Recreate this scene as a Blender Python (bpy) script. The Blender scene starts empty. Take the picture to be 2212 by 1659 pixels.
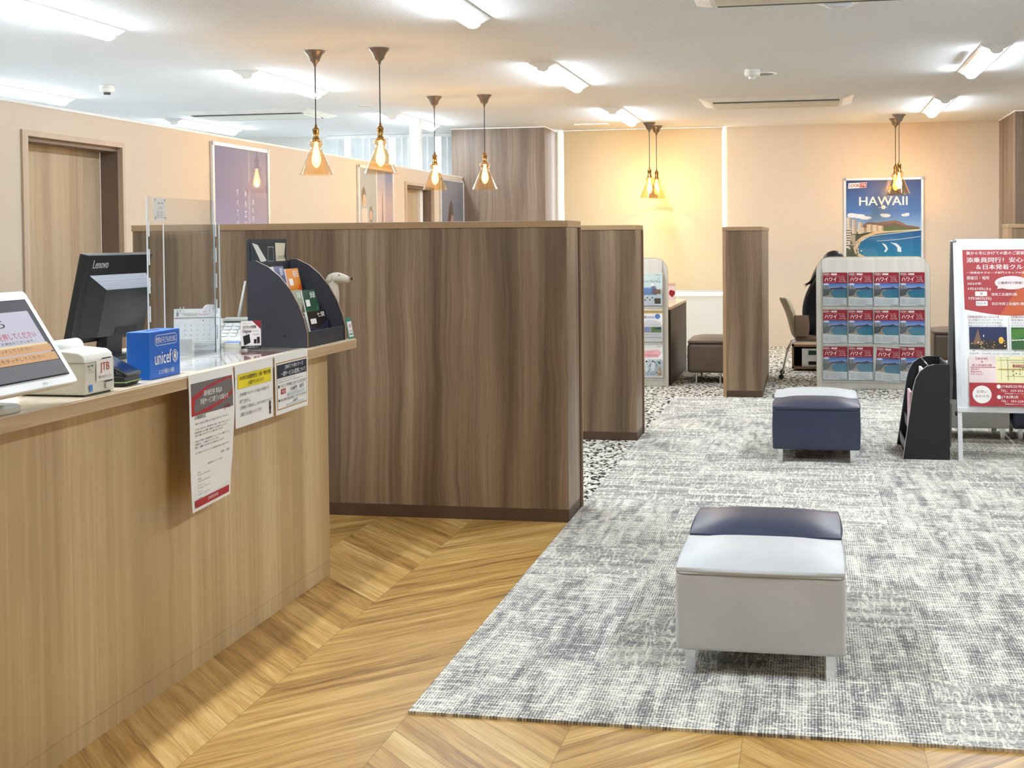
import bpy, bmesh, math, random
from mathutils import Vector, Matrix, Euler
random.seed(7)
C = bpy.context.scene.collection
S = bpy.context.scene
PI = math.pi

# ------------------------------------------------------------------ camera, world, exposure
F_PX, PX, PY = 2709.3, 1246.1, 587.9
YAW, PITCH, ROLL, CAM_H = .1843, .0268, -.0087, 1.3683
cd = bpy.data.cameras.new('camera'); cam = bpy.data.objects.new('camera', cd); C.objects.link(cam)
cd.sensor_width = 36; cd.sensor_fit = 'HORIZONTAL'; cd.lens = F_PX/2212*36
cd.shift_x = (1106-PX)/2212; cd.shift_y = (PY-829.5)/2212
cd.clip_start = .05; cd.clip_end = 100
_cy, _sy, _cp, _sp = math.cos(YAW), math.sin(YAW), math.cos(PITCH), math.sin(PITCH)
_fw = Vector((-_sy*_cp, _cy*_cp, -_sp)); _r = Vector((_cy, _sy, 0)); _u = _r.cross(_fw)
_c, _s = math.cos(ROLL), math.sin(ROLL)
_r2 = _c*_r+_s*_u; _u2 = -_s*_r+_c*_u
m = Matrix((( _r2.x, _u2.x, -_fw.x), (_r2.y, _u2.y, -_fw.y), (_r2.z, _u2.z, -_fw.z))).to_4x4()
m.translation = (0, 0, CAM_H)
cam.matrix_world = m
S.camera = cam

w = bpy.data.worlds.new('world'); S.world = w; w.use_nodes = True
w.node_tree.nodes['Background'].inputs[0].default_value = (.92, .97, 1, 1)
w.node_tree.nodes['Background'].inputs[1].default_value = 4.0
S.view_settings.view_transform = 'Standard'; S.view_settings.look = 'None'
S.view_settings.exposure = 0.45; S.view_settings.gamma = 1; S.view_settings.use_curve_mapping = False
TUBE = 78.0      # ceiling tube emission
BULB = 4.1       # pendant bulb, watts

# ------------------------------------------------------------------ materials
def lin(c):
    return tuple(((v/255)/12.92 if v/255 <= .04045 else ((v/255+.055)/1.055)**2.4) for v in c)+(1,)
class NT:
    def __init__(s, name):
        s.m = bpy.data.materials.new(name); s.m.use_nodes = True; s.t = s.m.node_tree; s.b = s.t.nodes['Principled BSDF']
    def n(s, typ, **k):
        x = s.t.nodes.new(typ)
        for a, v in k.items():
            if a.startswith('i_'):
                x.inputs[int(a[2:])].default_value = v
            else: setattr(x, a, v)
        return x
    def l(s, a, b): s.t.links.new(a, b)
    def math(s, op, a, b=None, c=None):
        x = s.t.nodes.new('ShaderNodeMath'); x.operation = op
        for i, v in enumerate((a, b, c)):
            if v is None: continue
            if isinstance(v, (int, float)): x.inputs[i].default_value = v
            else: s.l(v, x.inputs[i])
        return x.outputs[0]
    def xyz(s, mp=None):
        tc = s.n('ShaderNodeTexCoord'); sp = s.n('ShaderNodeSeparateXYZ'); s.l(tc.outputs['Object'], sp.inputs[0]); return sp.outputs
    def comb(s, x, y, z):
        c = s.n('ShaderNodeCombineXYZ')
        for i, v in enumerate((x, y, z)):
            if isinstance(v, (int, float)): c.inputs[i].default_value = v
            else: s.l(v, c.inputs[i])
        return c.outputs[0]
    def noise(s, vec, scale=1, detail=3, rough=.5, dist=0):
        x = s.n('ShaderNodeTexNoise'); x.inputs['Scale'].default_value = scale; x.inputs['Detail'].default_value = detail
        x.inputs['Roughness'].default_value = rough; x.inputs['Distortion'].default_value = dist; s.l(vec, x.inputs['Vector']); return x.outputs[0]
    def ramp(s, fac, stops, interp='LINEAR'):
        x = s.n('ShaderNodeValToRGB'); x.color_ramp.interpolation = interp; e = x.color_ramp.elements
        while len(e) < len(stops): e.new(.5)
        for i, (p, c) in enumerate(stops): e[i].position = p; e[i].color = lin(c)
        s.l(fac, x.inputs[0]); return x.outputs[0]
    def mix(s, fac, a, b, typ='MIX'):
        x = s.n('ShaderNodeMix', data_type='RGBA', blend_type=typ)
        for i, v in ((0, fac), (6, a), (7, b)):
            if isinstance(v, (int, float)): x.inputs[i].default_value = v
            elif isinstance(v, tuple): x.inputs[i].default_value = v
            else: s.l(v, x.inputs[i])
        return x.outputs[2]
    def bump(s, h, strength=.2, dist=.01):
        x = s.n('ShaderNodeBump'); x.inputs['Strength'].default_value = strength; x.inputs['Distance'].default_value = dist
        s.l(h, x.inputs['Height']); s.l(x.outputs[0], s.b.inputs['Normal'])
_mc = {}
def P(c, rough=.5, metal=0, spec=.5, name=None, var=.03):
    """plain painted / plastic / printed material; a whisper of procedural variation"""
    k = (c, rough, metal, spec)
    if k in _mc: return _mc[k]
    n = NT(name or 'plain_%d_%d_%d' % c); n.b.inputs['Roughness'].default_value = rough; n.b.inputs['Metallic'].default_value = metal
    n.b.inputs['Specular IOR Level'].default_value = spec
    tc = n.n('ShaderNodeTexCoord'); f = n.noise(tc.outputs['Object'], 6, 2)
    a = tuple(max(0, v*(1-var)) for v in c); b = tuple(min(255, v*(1+var)) for v in c)
    n.l(n.ramp(f, [(.3, a), (.7, b)]), n.b.inputs['Base Color'])
    _mc[k] = n.m; return n.m
def emit(c, st, name):
    n = NT(name); n.b.inputs['Base Color'].default_value = (0, 0, 0, 1); n.b.inputs['Emission Color'].default_value = lin(c); n.b.inputs['Emission Strength'].default_value = st; return n.m
def screenmat(c, st=.55):
    k = ('scr', c, st)
    if k in _mc: return _mc[k]
    n = NT('screen_glow'); n.b.inputs['Base Color'].default_value = lin(tuple(v*.5 for v in c)); n.b.inputs['Roughness'].default_value = .3
    n.b.inputs['Emission Color'].default_value = lin(c); n.b.inputs['Emission Strength'].default_value = st; _mc[k] = n.m; return n.m
def glass(name, c=(255, 255, 255), rough=.0, ior=1.45, refl=1.0, glow=None):
    n = NT(name); t = n.t; t.nodes.remove(n.b)
    tr = n.n('ShaderNodeBsdfTransparent'); tr.inputs[0].default_value = lin(c)
    gl = n.n('ShaderNodeBsdfGlossy'); gl.inputs['Roughness'].default_value = rough+.02; gl.inputs[0].default_value = (1, 1, 1, 1)
    fr = n.n('ShaderNodeFresnel'); ge = n.n('ShaderNodeNewGeometry'); n.l(n.math('ADD', ior, n.math('MULTIPLY', ge.outputs['Backfacing'], 1/ior-ior)), fr.inputs[0])
    mx = n.n('ShaderNodeMixShader'); n.l(n.math('MULTIPLY', fr.outputs[0], refl), mx.inputs[0]); n.l(tr.outputs[0], mx.inputs[1]); n.l(gl.outputs[0], mx.inputs[2])
    out = mx.outputs[0]
    if glow:
        em = n.n('ShaderNodeEmission'); em.inputs[0].default_value = (glow[0], glow[1], glow[2], 1); em.inputs[1].default_value = glow[3]
        ad = n.n('ShaderNodeAddShader'); n.l(out, ad.inputs[0]); n.l(em.outputs[0], ad.inputs[1]); out = ad.outputs[0]
    n.l(out, t.nodes['Material Output'].inputs[0]); return n.m

def wood(name, stops, axis=2, across=9.0, along=.35, fine=70, rough=.45, amt=.5, seed=0.0, bump=.05):
    """streaky grain running along `axis` (0 x, 1 y, 2 z) in object space"""
    n = NT(name); o = n.xyz(); a = [o[0], o[1], o[2]]
    al = a[axis]; ac = [a[i] for i in range(3) if i != axis]
    wob = n.noise(n.comb(n.math('MULTIPLY', ac[0], 2.0), n.math('MULTIPLY', ac[1], 2.0), n.math('MULTIPLY', al, 1.3)), 1.6, 2)
    def vec(s1, s2, off=0):
        x = n.math('ADD', n.math('MULTIPLY', ac[0], s1), n.math('MULTIPLY', wob, s1*.07))
        y = n.math('ADD', n.math('MULTIPLY', ac[1], s1), off+seed)
        return n.comb(x, y, n.math('MULTIPLY', al, s2))
    band = n.noise(vec(across, along), 1, 2, .4)
    gr = n.noise(vec(fine, along*4, 5), 1, 3, .6)
    med = n.noise(vec(across*3.1, along*1.5, 9), 1, 3, .6, 1.2)
    f = n.math('ADD', n.math('MULTIPLY', band, .50), n.math('ADD', n.math('MULTIPLY', med, .32), n.math('MULTIPLY', gr, .18)))
    f = n.math('ADD', n.math('MULTIPLY', n.math('SUBTRACT', f, .5), 1+amt*2.6), .5)
    n.l(n.ramp(f, stops), n.b.inputs['Base Color']); n.b.inputs['Roughness'].default_value = rough
    n.bump(gr, bump, .002); return n.m

M_WALNUT = wood('walnut_laminate', [(.05, (80, 62, 46)), (.4, (116, 94, 72)), (.6, (138, 115, 90)), (.95, (172, 150, 122))], 2, 7, .3, 75, .38, .55)
M_WALNUT_L = wood('walnut_column', [(.05, (84, 68, 54)), (.5, (122, 102, 84)), (.95, (160, 140, 118))], 2, 6, .3, 70, .42, .45, 3.1)
M_CAP = wood('oak_cap', [(.1, (148, 116, 80)), (.9, (184, 152, 112))], 0, 9, .5, 60, .45, .3)
M_SKIRT = P((84, 63, 45), .45, name='brown_skirting')
M_TRIM = P((176, 140, 104), .45, name='oak_edging')
M_COUNTER = wood('light_oak_laminate', [(.05, (172, 142, 100)), (.45, (202, 174, 130)), (.6, (216, 190, 147)), (.95, (236, 214, 176))], 2, 6, .12, 60, .42, .35)
M_WORKTOP = wood('oak_worktop', [(.05, (176, 146, 108)), (.5, (204, 176, 138)), (.95, (226, 202, 168))], 1, 30, .9, 130, .4, .4)
M_TOP = wood('pale_worktop_surface', [(.1, (206, 186, 156)), (.9, (232, 218, 194))], 1, 20, .8, 100, .3, .3)
M_DOOR = wood('door_oak', [(.05, (160, 134, 104)), (.5, (188, 164, 132)), (.95, (208, 186, 156))], 2, 7, .2, 60, .5, .4, 1.7)
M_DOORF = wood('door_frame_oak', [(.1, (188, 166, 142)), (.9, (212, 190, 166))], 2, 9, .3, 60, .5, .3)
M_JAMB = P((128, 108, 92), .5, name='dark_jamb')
M_PALE = wood('bleached_wood', [(.1, (204, 198, 184)), (.9, (226, 221, 208))], 2, 25, .4, 140, .5, .3)
M_WHITE = P((238, 238, 234), .5); M_OFF = P((226, 222, 212), .55); M_CHROME = P((225, 226, 228), .16, 1, name='chrome')
M_ALU = P((226, 228, 229), .34, .35, name='brushed_aluminium'); M_BLACK = P((24, 24, 26), .45, name='black_plastic')
M_CHAR = P((48, 49, 56), .55, name='charcoal_board'); M_INK = P((30, 30, 34), .6, name='black_ink'); M_RED = P((178, 30, 38), .5, name='red_print')
M_PAPER = P((247, 247, 244), .6, name='white_paper', var=.01); M_BRASS = P((150, 118, 70), .3, 1, name='aged_brass')
M_ROSE = P((128, 112, 96), .35, .7, name='bronze_rose'); M_CORD = P((40, 36, 32), .6)
M_GLASS = glass('clear_glass'); M_ACR = glass('clear_acrylic', (247, 249, 250), .03, 1.49, refl=1.0); M_AMB = glass('amber_glass', (255, 243, 224), .02, 1.5, refl=1.3)
M_EDGE = P((226, 232, 234), .2, name='frosted_acrylic_edge')
M_TUBE = emit((228, 241, 255), TUBE, 'lit_tube'); M_FIL = emit((255, 196, 110), 40, 'glowing_filament'); M_BULBG = glass('bulb_glass', (255, 236, 180), .02, 1.4, glow=(1.0, .76, .32, 2.3))

def wallmat(name, c, sc=220, st=.12, rough=.8):
    n = NT(name); tc = n.n('ShaderNodeTexCoord'); f = n.noise(tc.outputs['Object'], sc, 3, .6); g = n.noise(tc.outputs['Object'], 1.2, 2)
    a = n.ramp(g, [(.3, tuple(v*.985 for v in c)), (.7, c)])
    b = n.ramp(f, [(.35, (236, 236, 236)), (.65, (255, 255, 255))])
    n.l(n.mix(1.0, a, b, 'MULTIPLY'), n.b.inputs['Base Color']); n.b.inputs['Roughness'].default_value = rough; n.bump(f, st, .003); return n.m
M_WALL = wallmat('beige_wallpaper', (227, 209, 186)); M_WALLW = wallmat('white_wall', (232, 231, 224)); M_CEIL = wallmat('textured_ceiling', (232, 233, 232), 70, .5, .9)
def blindmat():
    n = NT('cream_roller_fabric'); o = n.xyz(); f = n.noise(n.comb(n.math('MULTIPLY', o[0], 300), 0., n.math('MULTIPLY', o[2], 300)), 1, 2)
    n.l(n.ramp(f, [(.3, (222, 205, 168)), (.7, (236, 220, 186))]), n.b.inputs['Base Color']); n.b.inputs['Roughness'].default_value = .85
    n.b.inputs['Transmission Weight'].default_value = 0
    tl = n.n('ShaderNodeBsdfTranslucent'); tl.inputs[0].default_value = lin((240, 226, 180)); mx = n.n('ShaderNodeMixShader'); mx.inputs[0].default_value = .06
    n.l(n.b.outputs[0], mx.inputs[1]); n.l(tl.outputs[0], mx.inputs[2]); n.l(mx.outputs[0], n.t.nodes['Material Output'].inputs[0]); return n.m
M_BLIND = blindmat()

def leather(name, c, d=6, rough=.42):
    n = NT(name); tc = n.n('ShaderNodeTexCoord'); g = n.noise(tc.outputs['Object'], 5, 4, .55); f = n.noise(tc.outputs['Object'], 260, 3)
    n.l(n.ramp(g, [(.3, tuple(max(0, v-d) for v in c)), (.7, tuple(min(255, v+d) for v in c))]), n.b.inputs['Base Color']); n.b.inputs['Roughness'].default_value = rough
    n.bump(n.math('ADD', f, n.math('MULTIPLY', g, 2)), .12, .002); return n.m
M_LW = leather('white_leather', (208, 209, 208)); M_LN = leather('navy_leather', (52, 58, 82), 4, .38); M_LB = leather('brown_leather', (98, 84, 72), 5); M_LG = leather('grey_leather', (196, 196, 193))

def floormat():
    n = NT('chevron_oak_floor'); o = n.xyz(); K, WD, CW = 1.0, .078, .48
    x = n.math('DIVIDE', n.math('ADD', o[0], 1.627+CW*20), CW); col = n.math('FLOOR', x); fx = n.math('SUBTRACT', x, col)
    par = n.math('MODULO', col, 2.0)                      # col 20 is the one right of the x=-1.627 seam
    inv = n.math('SUBTRACT', 1.0, fx); t = n.math('ADD', n.math('MULTIPLY', fx, n.math('SUBTRACT', 1.0, par)), n.math('MULTIPLY', inv, par))
    tt = n.math('MULTIPLY', t, CW)
    v = n.math('SUBTRACT', o[1], n.math('MULTIPLY', tt, K)); vi = n.math('DIVIDE', n.math('ADD', v, 20), WD*1.4142); row = n.math('FLOOR', vi); fr = n.math('SUBTRACT', vi, row)
    wn = n.n('ShaderNodeTexWhiteNoise', noise_dimensions='2D'); n.l(n.comb(col, row, 0), wn.inputs['Vector'])
    # grain coordinates: along the strip and across it
    L = math.hypot(1, K); s = n.math('DIVIDE', n.math('ADD', tt, n.math('MULTIPLY', o[1], K)), L); q = n.math('DIVIDE', v, L)
    off = n.math('MULTIPLY', wn.outputs['Value'], 37.0)
    wob = n.noise(n.comb(n.math('MULTIPLY', s, 4.0), n.math('MULTIPLY', q, 7.0), off), 1, 2)
    g1 = n.noise(n.comb(n.math('MULTIPLY', s, 2.2), n.math('ADD', n.math('MULTIPLY', q, 34), n.math('MULTIPLY', wob, 2.2)), off), 1, 3, .55)
    g2 = n.noise(n.comb(n.math('MULTIPLY', s, 7), n.math('ADD', n.math('MULTIPLY', q, 170), n.math('MULTIPLY', wob, 4)), off), 1, 3, .6)
    f = n.math('ADD', n.math('ADD', n.math('MULTIPLY', g1, .85), n.math('MULTIPLY', g2, .45)), n.math('MULTIPLY', n.math('SUBTRACT', wn.outputs['Value'], .5), .26))
    f = n.math('ADD', n.math('MULTIPLY', n.math('SUBTRACT', f, .65), 1.35), .5)
    c = n.ramp(f, [(.06, (112, 76, 34)), (.28, (172, 128, 62)), (.58, (208, 164, 92)), (.95, (236, 202, 134))])
    e = n.math('MINIMUM', n.math('MINIMUM', n.math('MULTIPLY', fx, CW), n.math('MULTIPLY', inv, CW)), n.math('MULTIPLY', n.math('MINIMUM', fr, n.math('SUBTRACT', 1.0, fr)), WD))
    line = n.math('LESS_THAN', e, .0016)
    n.l(n.mix(n.math('MULTIPLY', line, .45), c, lin((110, 78, 40))), n.b.inputs['Base Color'])
    n.b.inputs['Roughness'].default_value = .36; n.bump(g2, .06, .002); return n.m
M_FLOOR = floormat()
def carpetmat():
    n = NT('grey_streaked_carpet'); o = n.xyz(); T = .5
    tx = n.math('FLOOR', n.math('DIVIDE', n.math('ADD', o[0], 1.146+T*20), T)); ty = n.math('FLOOR', n.math('DIVIDE', n.math('ADD', o[1], 20-3.43), T))
    wn = n.n('ShaderNodeTexWhiteNoise', noise_dimensions='2D'); n.l(n.comb(tx, ty, 0), wn.inputs['Vector'])
    sw = n.math('GREATER_THAN', wn.outputs['Value'], .5); ns = n.math('SUBTRACT', 1.0, sw)
    a = n.math('ADD', n.math('MULTIPLY', o[0], ns), n.math('MULTIPLY', o[1], sw)); b = n.math('ADD', n.math('MULTIPLY', o[1], ns), n.math('MULTIPLY', o[0], sw))
    off = n.math('MULTIPLY', wn.outputs['Value'], 50)
    st = n.noise(n.comb(n.math('MULTIPLY', a, 22), n.math('MULTIPLY', b, 3.0), off), 1, 4, .62, .6)
    bl = n.noise(n.comb(n.math('MULTIPLY', a, 5), n.math('MULTIPLY', b, 2.6), off), 1, 3, .6)
    gr = n.noise(n.comb(n.math('MULTIPLY', a, 130), n.math('MULTIPLY', b, 75), 0), 1, 2, .7)
    rg = n.noise(n.comb(n.math('MULTIPLY', a, 4), n.math('MULTIPLY', b, 26), n.math('ADD', off, 7)), 1, 2, .5, 1.5)
    scr = n.math('SUBTRACT', 1.0, n.math('MINIMUM', n.math('MULTIPLY', n.math('ABSOLUTE', n.math('SUBTRACT', rg, .5)), 22), 1.0))
    rib = n.math('SINE', n.math('MULTIPLY', a, 2*PI/.009))
    f = n.math('ADD', n.math('MULTIPLY', st, .85), n.math('MULTIPLY', bl, .38))
    f = n.math('ADD', f, n.math('ADD', n.math('MULTIPLY', n.math('SUBTRACT', gr, .5), .8), n.math('ADD', n.math('MULTIPLY', scr, .26), n.math('MULTIPLY', rib, .10))))
    f = n.math('ADD', n.math('MULTIPLY', n.math('SUBTRACT', f, .64), 1.6), .5)
    n.l(n.ramp(f, [(.12, (116, 114, 114)), (.36, (154, 152, 148)), (.52, (194, 190, 180)), (.68, (231, 226, 211)), (.9, (248, 244, 229))]), n.b.inputs['Base Color'])
    n.b.inputs['Roughness'].default_value = .95; n.b.inputs['Specular IOR Level'].default_value = .1; n.bump(n.math('ADD', gr, n.math('MULTIPLY', rib, .3)), .35, .004); return n.m
M_CARPET = carpetmat()
def specklemat():
    n = NT('black_flecked_carpet'); o = n.xyz()
    f = n.noise(n.comb(n.math('MULTIPLY', o[0], 34), n.math('MULTIPLY', o[1], 20), 0.), 1, 2, .5, .8)
    g = n.noise(n.comb(n.math('MULTIPLY', o[0], 90), n.math('MULTIPLY', o[1], 80), 3.), 1, 2, .6)
    f = n.math('ADD', f, n.math('MULTIPLY', n.math('SUBTRACT', g, .5), .35))
    n.l(n.ramp(f, [(.40, (34, 34, 34)), (.46, (120, 116, 106)), (.50, (222, 217, 202)), (.8, (240, 237, 226))]), n.b.inputs['Base Color'])
    n.b.inputs['Roughness'].default_value = .95; n.b.inputs['Specular IOR Level'].default_value = .1; n.bump(f, .3, .004); return n.m
M_SPECK = specklemat()
def meshmetal():
    n = NT('perforated_metal'); o = n.xyz()
    vo = n.n('ShaderNodeTexVoronoi'); vo.inputs['Scale'].default_value = 1; vo.inputs['Randomness'].default_value = 0
    n.l(n.comb(n.math('MULTIPLY', o[0], 320), n.math('MULTIPLY', o[1], 320), n.math('MULTIPLY', o[2], 320)), vo.inputs['Vector'])
    n.l(n.ramp(vo.outputs['Distance'], [(.3, (24, 24, 28)), (.45, (120, 122, 128))]), n.b.inputs['Base Color']); n.b.inputs['Roughness'].default_value = .35; n.b.inputs['Metallic'].default_value = .4; return n.m
M_MESH = meshmetal()

# ------------------------------------------------------------------ mesh helpers
class MB:
    def __init__(s): s.v = []; s.f = []; s.mi = []; s.mats = []; s.sm = []
    def slot(s, m):
        if m not in s.mats: s.mats.append(m)
        return s.mats.index(m)
    def add(s, vs, fs, m, smooth=False, M=None):
        k = len(s.v); i = s.slot(m)
        for v in vs: s.v.append(tuple(M @ Vector(v)) if M is not None else tuple(v))
        for f in fs: s.f.append([a+k for a in f]); s.mi.append(i); s.sm.append(smooth)
        return s
    def box(s, x0, x1, y0, y1, z0, z1, m, M=None):
        vs = [(x, y, z) for z in (z0, z1) for y in (y0, y1) for x in (x0, x1)]
        return s.add(vs, [(0, 2, 3, 1), (4, 5, 7, 6), (0, 1, 5, 4), (2, 6, 7, 3), (0, 4, 6, 2), (1, 3, 7, 5)], m, False, M)
    def prism(s, pts, a0, a1, m, axis=1, M=None, smooth=False):
        """pts in the plane normal to axis; extruded from a0 to a1"""
        def mk(p, a):
            return {0: (a, p[0], p[1]), 1: (p[0], a, p[1]), 2: (p[0], p[1], a)}[axis]
        n = len(pts); vs = [mk(p, a0) for p in pts]+[mk(p, a1) for p in pts]
        fs = [tuple(range(n)), tuple(range(2*n-1, n-1, -1))]; s.add(vs, fs, m, False, M)
        fs = [(i, i+n, (i+1) % n+n, (i+1) % n) for i in range(n)]; return s.add(vs, fs, m, smooth, M)
    def lathe(s, prof, m, seg=28, M=None, smooth=True, cx=0, cy=0):
        vs = []; fs = []
        for (r, z) in prof:
            for k in range(seg): vs.append((cx+r*math.cos(2*PI*k/seg), cy+r*math.sin(2*PI*k/seg), z))
        for i in range(len(prof)-1):
            for k in range(seg): a = i*seg+k; b = i*seg+(k+1) % seg; fs.append((a, b, b+seg, a+seg))
        return s.add(vs, fs, m, smooth, M)
    def cyl(s, r, z0, z1, m, seg=24, cx=0, cy=0, M=None):
        s.lathe([(r, z0), (r, z1)], m, seg, M, True, cx, cy)
        for z, rev in ((z0, True), (z1, False)):
            vs = [(cx+r*math.cos(2*PI*k/seg), cy+r*math.sin(2*PI*k/seg), z) for k in range(seg)]
            s.add(vs, [tuple(range(seg))[::-1] if rev else tuple(range(seg))], m, False, M)
        return s
    def tube(s, pts, r, m, seg=8, closed=False):
        vs = []; fs = []; n = len(pts); P3 = [Vector(p) for p in pts]
        for i, p in enumerate(P3):
            d = (P3[min(i+1, n-1)]-P3[max(i-1, 0)]).normalized(); a = d.orthogonal().normalized() if i == 0 else (pa-d*pa.dot(d)).normalized(); pa = a; b = d.cross(a)
            rr = r[i] if isinstance(r, (list, tuple)) else r
            for k in range(seg): t = 2*PI*k/seg; vs.append(tuple(p+(a*math.cos(t)+b*math.sin(t))*rr))
        for i in range(n-1):
            for k in range(seg): a = i*seg+k; b = i*seg+(k+1) % seg; fs.append((a, b, b+seg, a+seg))
        fs.append(tuple(range(seg))[::-1]); fs.append(tuple(range((n-1)*seg, n*seg)))
        return s.add(vs, fs, m, True)
    def ball(s, c, r, m, seg=16, rings=10, sc=(1, 1, 1), M=None):
        prof = [(max(1e-5, r*math.sin(PI*i/rings)), -r*math.cos(PI*i/rings)) for i in range(rings+1)]
        vs = []; fs = []
        for (rr, z) in prof:
            for k in range(seg): vs.append((c[0]+sc[0]*rr*math.cos(2*PI*k/seg), c[1]+sc[1]*rr*math.sin(2*PI*k/seg), c[2]+sc[2]*z))
        for i in range(rings):
            for k in range(seg): a = i*seg+k; b = i*seg+(k+1) % seg; fs.append((a, b, b+seg, a+seg))
        return s.add(vs, fs, m, True, M)
    def build(s, name, parent=None, bevel=0, seg=2, loc=None, rot=None, sub=0, solid=0):
        me = bpy.data.meshes.new(name); me.from_pydata(s.v, [], s.f)
        for m in s.mats: me.materials.append(m)
        me.polygons.foreach_set('material_index', s.mi); me.polygons.foreach_set('use_smooth', s.sm); me.update()
        bm = bmesh.new(); bm.from_mesh(me)
        if bevel or sub: bmesh.ops.remove_doubles(bm, verts=bm.verts, dist=1e-5)
        if not solid: bmesh.ops.recalc_face_normals(bm, faces=bm.faces)
        bm.to_mesh(me); bm.free()
        o = bpy.data.objects.new(name, me); C.objects.link(o)
        if parent: o.parent = parent
        if loc: o.location = loc
        if rot: o.rotation_euler = rot
        if bevel:
            b = o.modifiers.new('bevel', 'BEVEL'); b.width = bevel; b.segments = seg; b.limit_method = 'ANGLE'; b.angle_limit = math.radians(40)
            for p in me.polygons: p.use_smooth = True
            wn = o.modifiers.new('wn', 'WEIGHTED_NORMAL'); wn.keep_sharp = False
        if sub:
            b = o.modifiers.new('sub', 'SUBSURF'); b.levels = sub; b.render_levels = sub
        return o
def tag(o, label=None, cat=None, group=None, kind=None):
    if label: o['label'] = label
    if cat: o['category'] = cat
    if group: o['group'] = group
    if kind: o['kind'] = kind
    return o
def thing(name, label, cat, loc=(0, 0, 0), rz=0, group=None):
    o = bpy.data.objects.new(name, None); C.objects.link(o); o.location = loc; o.rotation_euler = (0, 0, rz); o.empty_display_size = .1
    return tag(o, label, cat, group)
def struct(o, label=None):
    o['kind'] = 'structure'
    return o
def copy_tree(o, parent=None):
    c = o.copy(); C.objects.link(c); c.parent = parent
    for ch in list(o.children): copy_tree(ch, c)
    return c
def rrect(x0, x1, z0, z1, r, n=6, corners=(1, 1, 1, 1)):
    """rounded rectangle outline, corners bl br tr tl"""
    P_ = []
    for (cx, cz, a0, on) in ((x0+r, z0+r, PI, corners[0]), (x1-r, z0+r, 1.5*PI, corners[1]), (x1-r, z1-r, 0, corners[2]), (x0+r, z1-r, .5*PI, corners[3])):
        if on:
            for k in range(n+1): a = a0+.5*PI*k/n; P_.append((cx+r*math.cos(a), cz+r*math.sin(a)))
        else:
            P_.append((x0 if cx == x0+r else x1, z0 if cz == z0+r else z1))
    return P_

# ------------------------------------------------------------------ printed sheets (flat artwork and lettering)
_tc = {}
def textmesh(body, bold=0):
    k = (body, bold)
    if k in _tc: return _tc[k]
    cu = bpy.data.curves.new('t', 'FONT'); cu.body = body; cu.size = 1; cu.resolution_u = 1 if len(body) > 12 else 3; cu.offset = bold
    o = bpy.data.objects.new('t', cu); C.objects.link(o); dg = bpy.context.evaluated_depsgraph_get(); dg.update()
    me = bpy.data.meshes.new_from_object(o.evaluated_get(dg)); vs = [tuple(v.co) for v in me.vertices]; fs = [tuple(p.vertices) for p in me.polygons]
    bpy.data.objects.remove(o); bpy.data.curves.remove(cu); bpy.data.meshes.remove(me)
    if vs:
        x0 = min(v[0] for v in vs); x1 = max(v[0] for v in vs); y0 = min(v[1] for v in vs); y1 = max(v[1] for v in vs)
    else: x0 = x1 = y0 = y1 = 0
    _tc[k] = (vs, fs, x0, x1, y0, y1); return _tc[k]
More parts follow.
